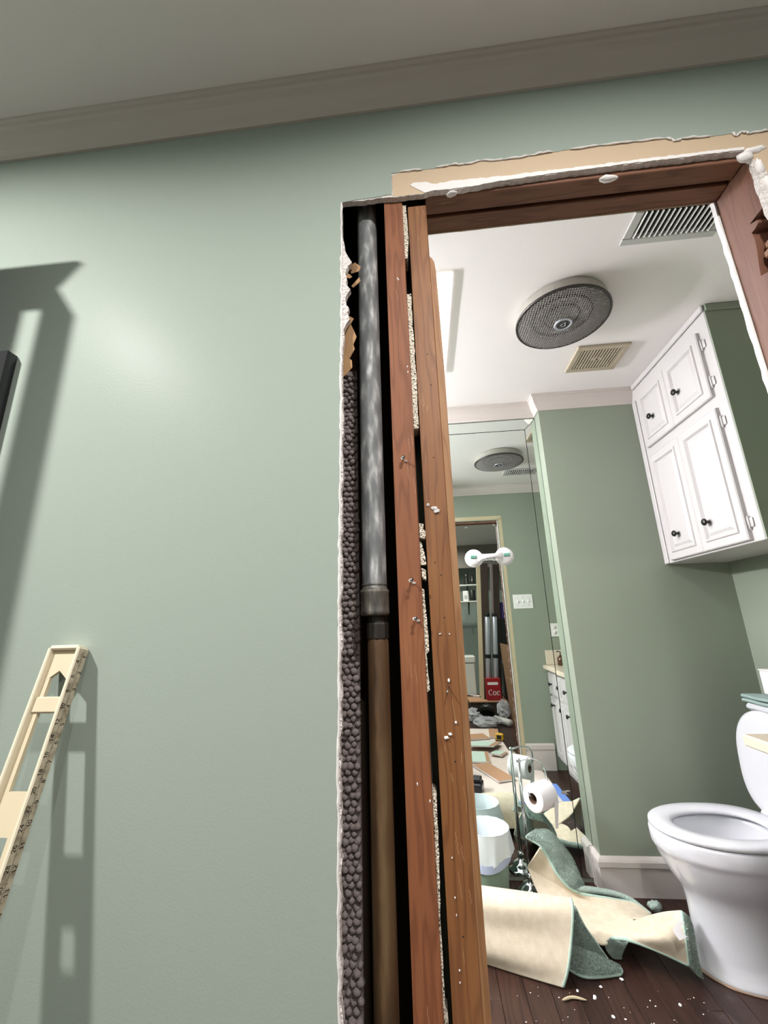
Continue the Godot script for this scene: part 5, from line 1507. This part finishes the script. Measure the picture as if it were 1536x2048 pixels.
	slab(st, V2([[-0.075, 0.0], [0.085, 0.0], [0.095, 0.20], [0.07, 0.225], [-0.07, 0.215], [-0.088, 0.19]]), -0.05, 0.05)
	obj("bag_body", st, M.purple, t)
	st = S(true)
	tube(st, curve([Vector3(-0.04, 0.20, -0.052), Vector3(-0.03, 0.28, -0.052), Vector3(0.03, 0.28, -0.052), Vector3(0.04, 0.20, -0.052)], 14), 0.004, 8)
	obj("bag_handle", st, M.kraft_paper, t)
	t = thing("cardboard_sheet", "brown cardboard sheet leaning at the right of the doorway in the mirror", "cardboard", Vector3(0.990, 0.0, 1.20), Vector3(0, 0, 3))
	obj("sheet_board", boxm(Vector3(0.0, 0.0, -0.45), Vector3(0.006, 0.90, 0.60)), M.cardboard, t)
	obj("fold_line", boxm(Vector3(-0.0008, 0.50, -0.45), Vector3(0.0, 0.504, 0.55)), M.brown_back, t)
	# shelves on the far wall
	for q in [[1.755, "white wall shelf with a dark vase, upper of two in the mirror"], [1.495, "white wall shelf with boxes, lower of two in the mirror"]]:
		t = thing("wall_shelf", q[1], "shelf", Vector3(0.62, q[0], 2.96))
		obj("shelf_board", boxm(Vector3(-0.20, -0.010, -0.10), Vector3(0.22, 0.010, 0.0995), 0.002), M.shelf_white, t)
		st = S()
		slab(st, V2([[0.0, -0.010], [0.15, -0.010], [0.0, -0.20]]), -0.008, 0.008, true, Transform3D(Basis(Vector3(0, 0, -1), Vector3(0, 1, 0), Vector3(1, 0, 0)), Vector3(0.08, 0, 0.0995)))
		obj("bracket", st, M.dark_wood, t)
	for q in [[0.690, "dark waisted vase on the upper white shelf in the mirror"], [0.785, "dark rounded vase beside the waisted vase on the upper shelf"]]:
		t = thing("vase", q[1], "vase", Vector3(q[0], 1.7655, 2.93))
		st = S(true)
		var s := 1.0 if q[0] < 0.7 else 0.8
		lathe(st, [[0.0, 0.0], [0.042 * s, 0.0], [0.045, 0.02], [0.030, 0.09], [0.024 * s, 0.13 * s], [0.036, 0.185 * s], [0.033, 0.185 * s], [0.020, 0.13 * s], [0.0, 0.03]], 24)
		obj("vase_body", st, M.ceramic_dark, t)
	t = thing("storage_box", "white box on the lower white shelf in the mirror", "box", Vector3(0.66, 1.5055, 2.94))
	obj("box_body", boxm(Vector3(-0.045, 0, -0.05), Vector3(0.035, 0.16, 0.05), 0.003), M.paper_white, t)
	obj("box_front", boxm(Vector3(-0.030, 0.03, -0.0515), Vector3(0.020, 0.09, -0.0502)), M.register_grey, t)
	t = thing("dark_tin", "dark tin beside the white box on the lower shelf", "tin", Vector3(0.765, 1.5055, 2.93))
	st = S(true)
	lathe(st, [[0.0, 0.0], [0.048, 0.0], [0.05, 0.004], [0.05, 0.165], [0.046, 0.170], [0.0, 0.170]], 26)
	obj("tin_body", st, M.ceramic_dark, t)
	t = thing("white_hamper", "white lidded hamper behind the brown door slab in the mirror", "hamper", Vector3(0.62, 0, 2.60))
	obj("hamper_body", boxm(Vector3(-0.14, 0.0, -0.12), Vector3(0.05, 0.60, 0.12), 0.012), M.shelf_white, t)
	obj("hamper_lid", boxm(Vector3(-0.155, 0.60, -0.135), Vector3(0.065, 0.70, 0.135), 0.015), M.shelf_white, t)

func _ready() -> void:
	set_view()
	build_materials()
	lights()
	shell()
	partition()
	lath()
	framing()
	pipe()
	mirror()
	wall_cabinet()
	toilet()
	vanity()
	heater()
	vents()
	bath_rug()
	spirit_level()
	picture()
	screen()
	grab_bar()
	waste_bin()
	paper_stand()
	hall_clutter()
	floor_crumbs()
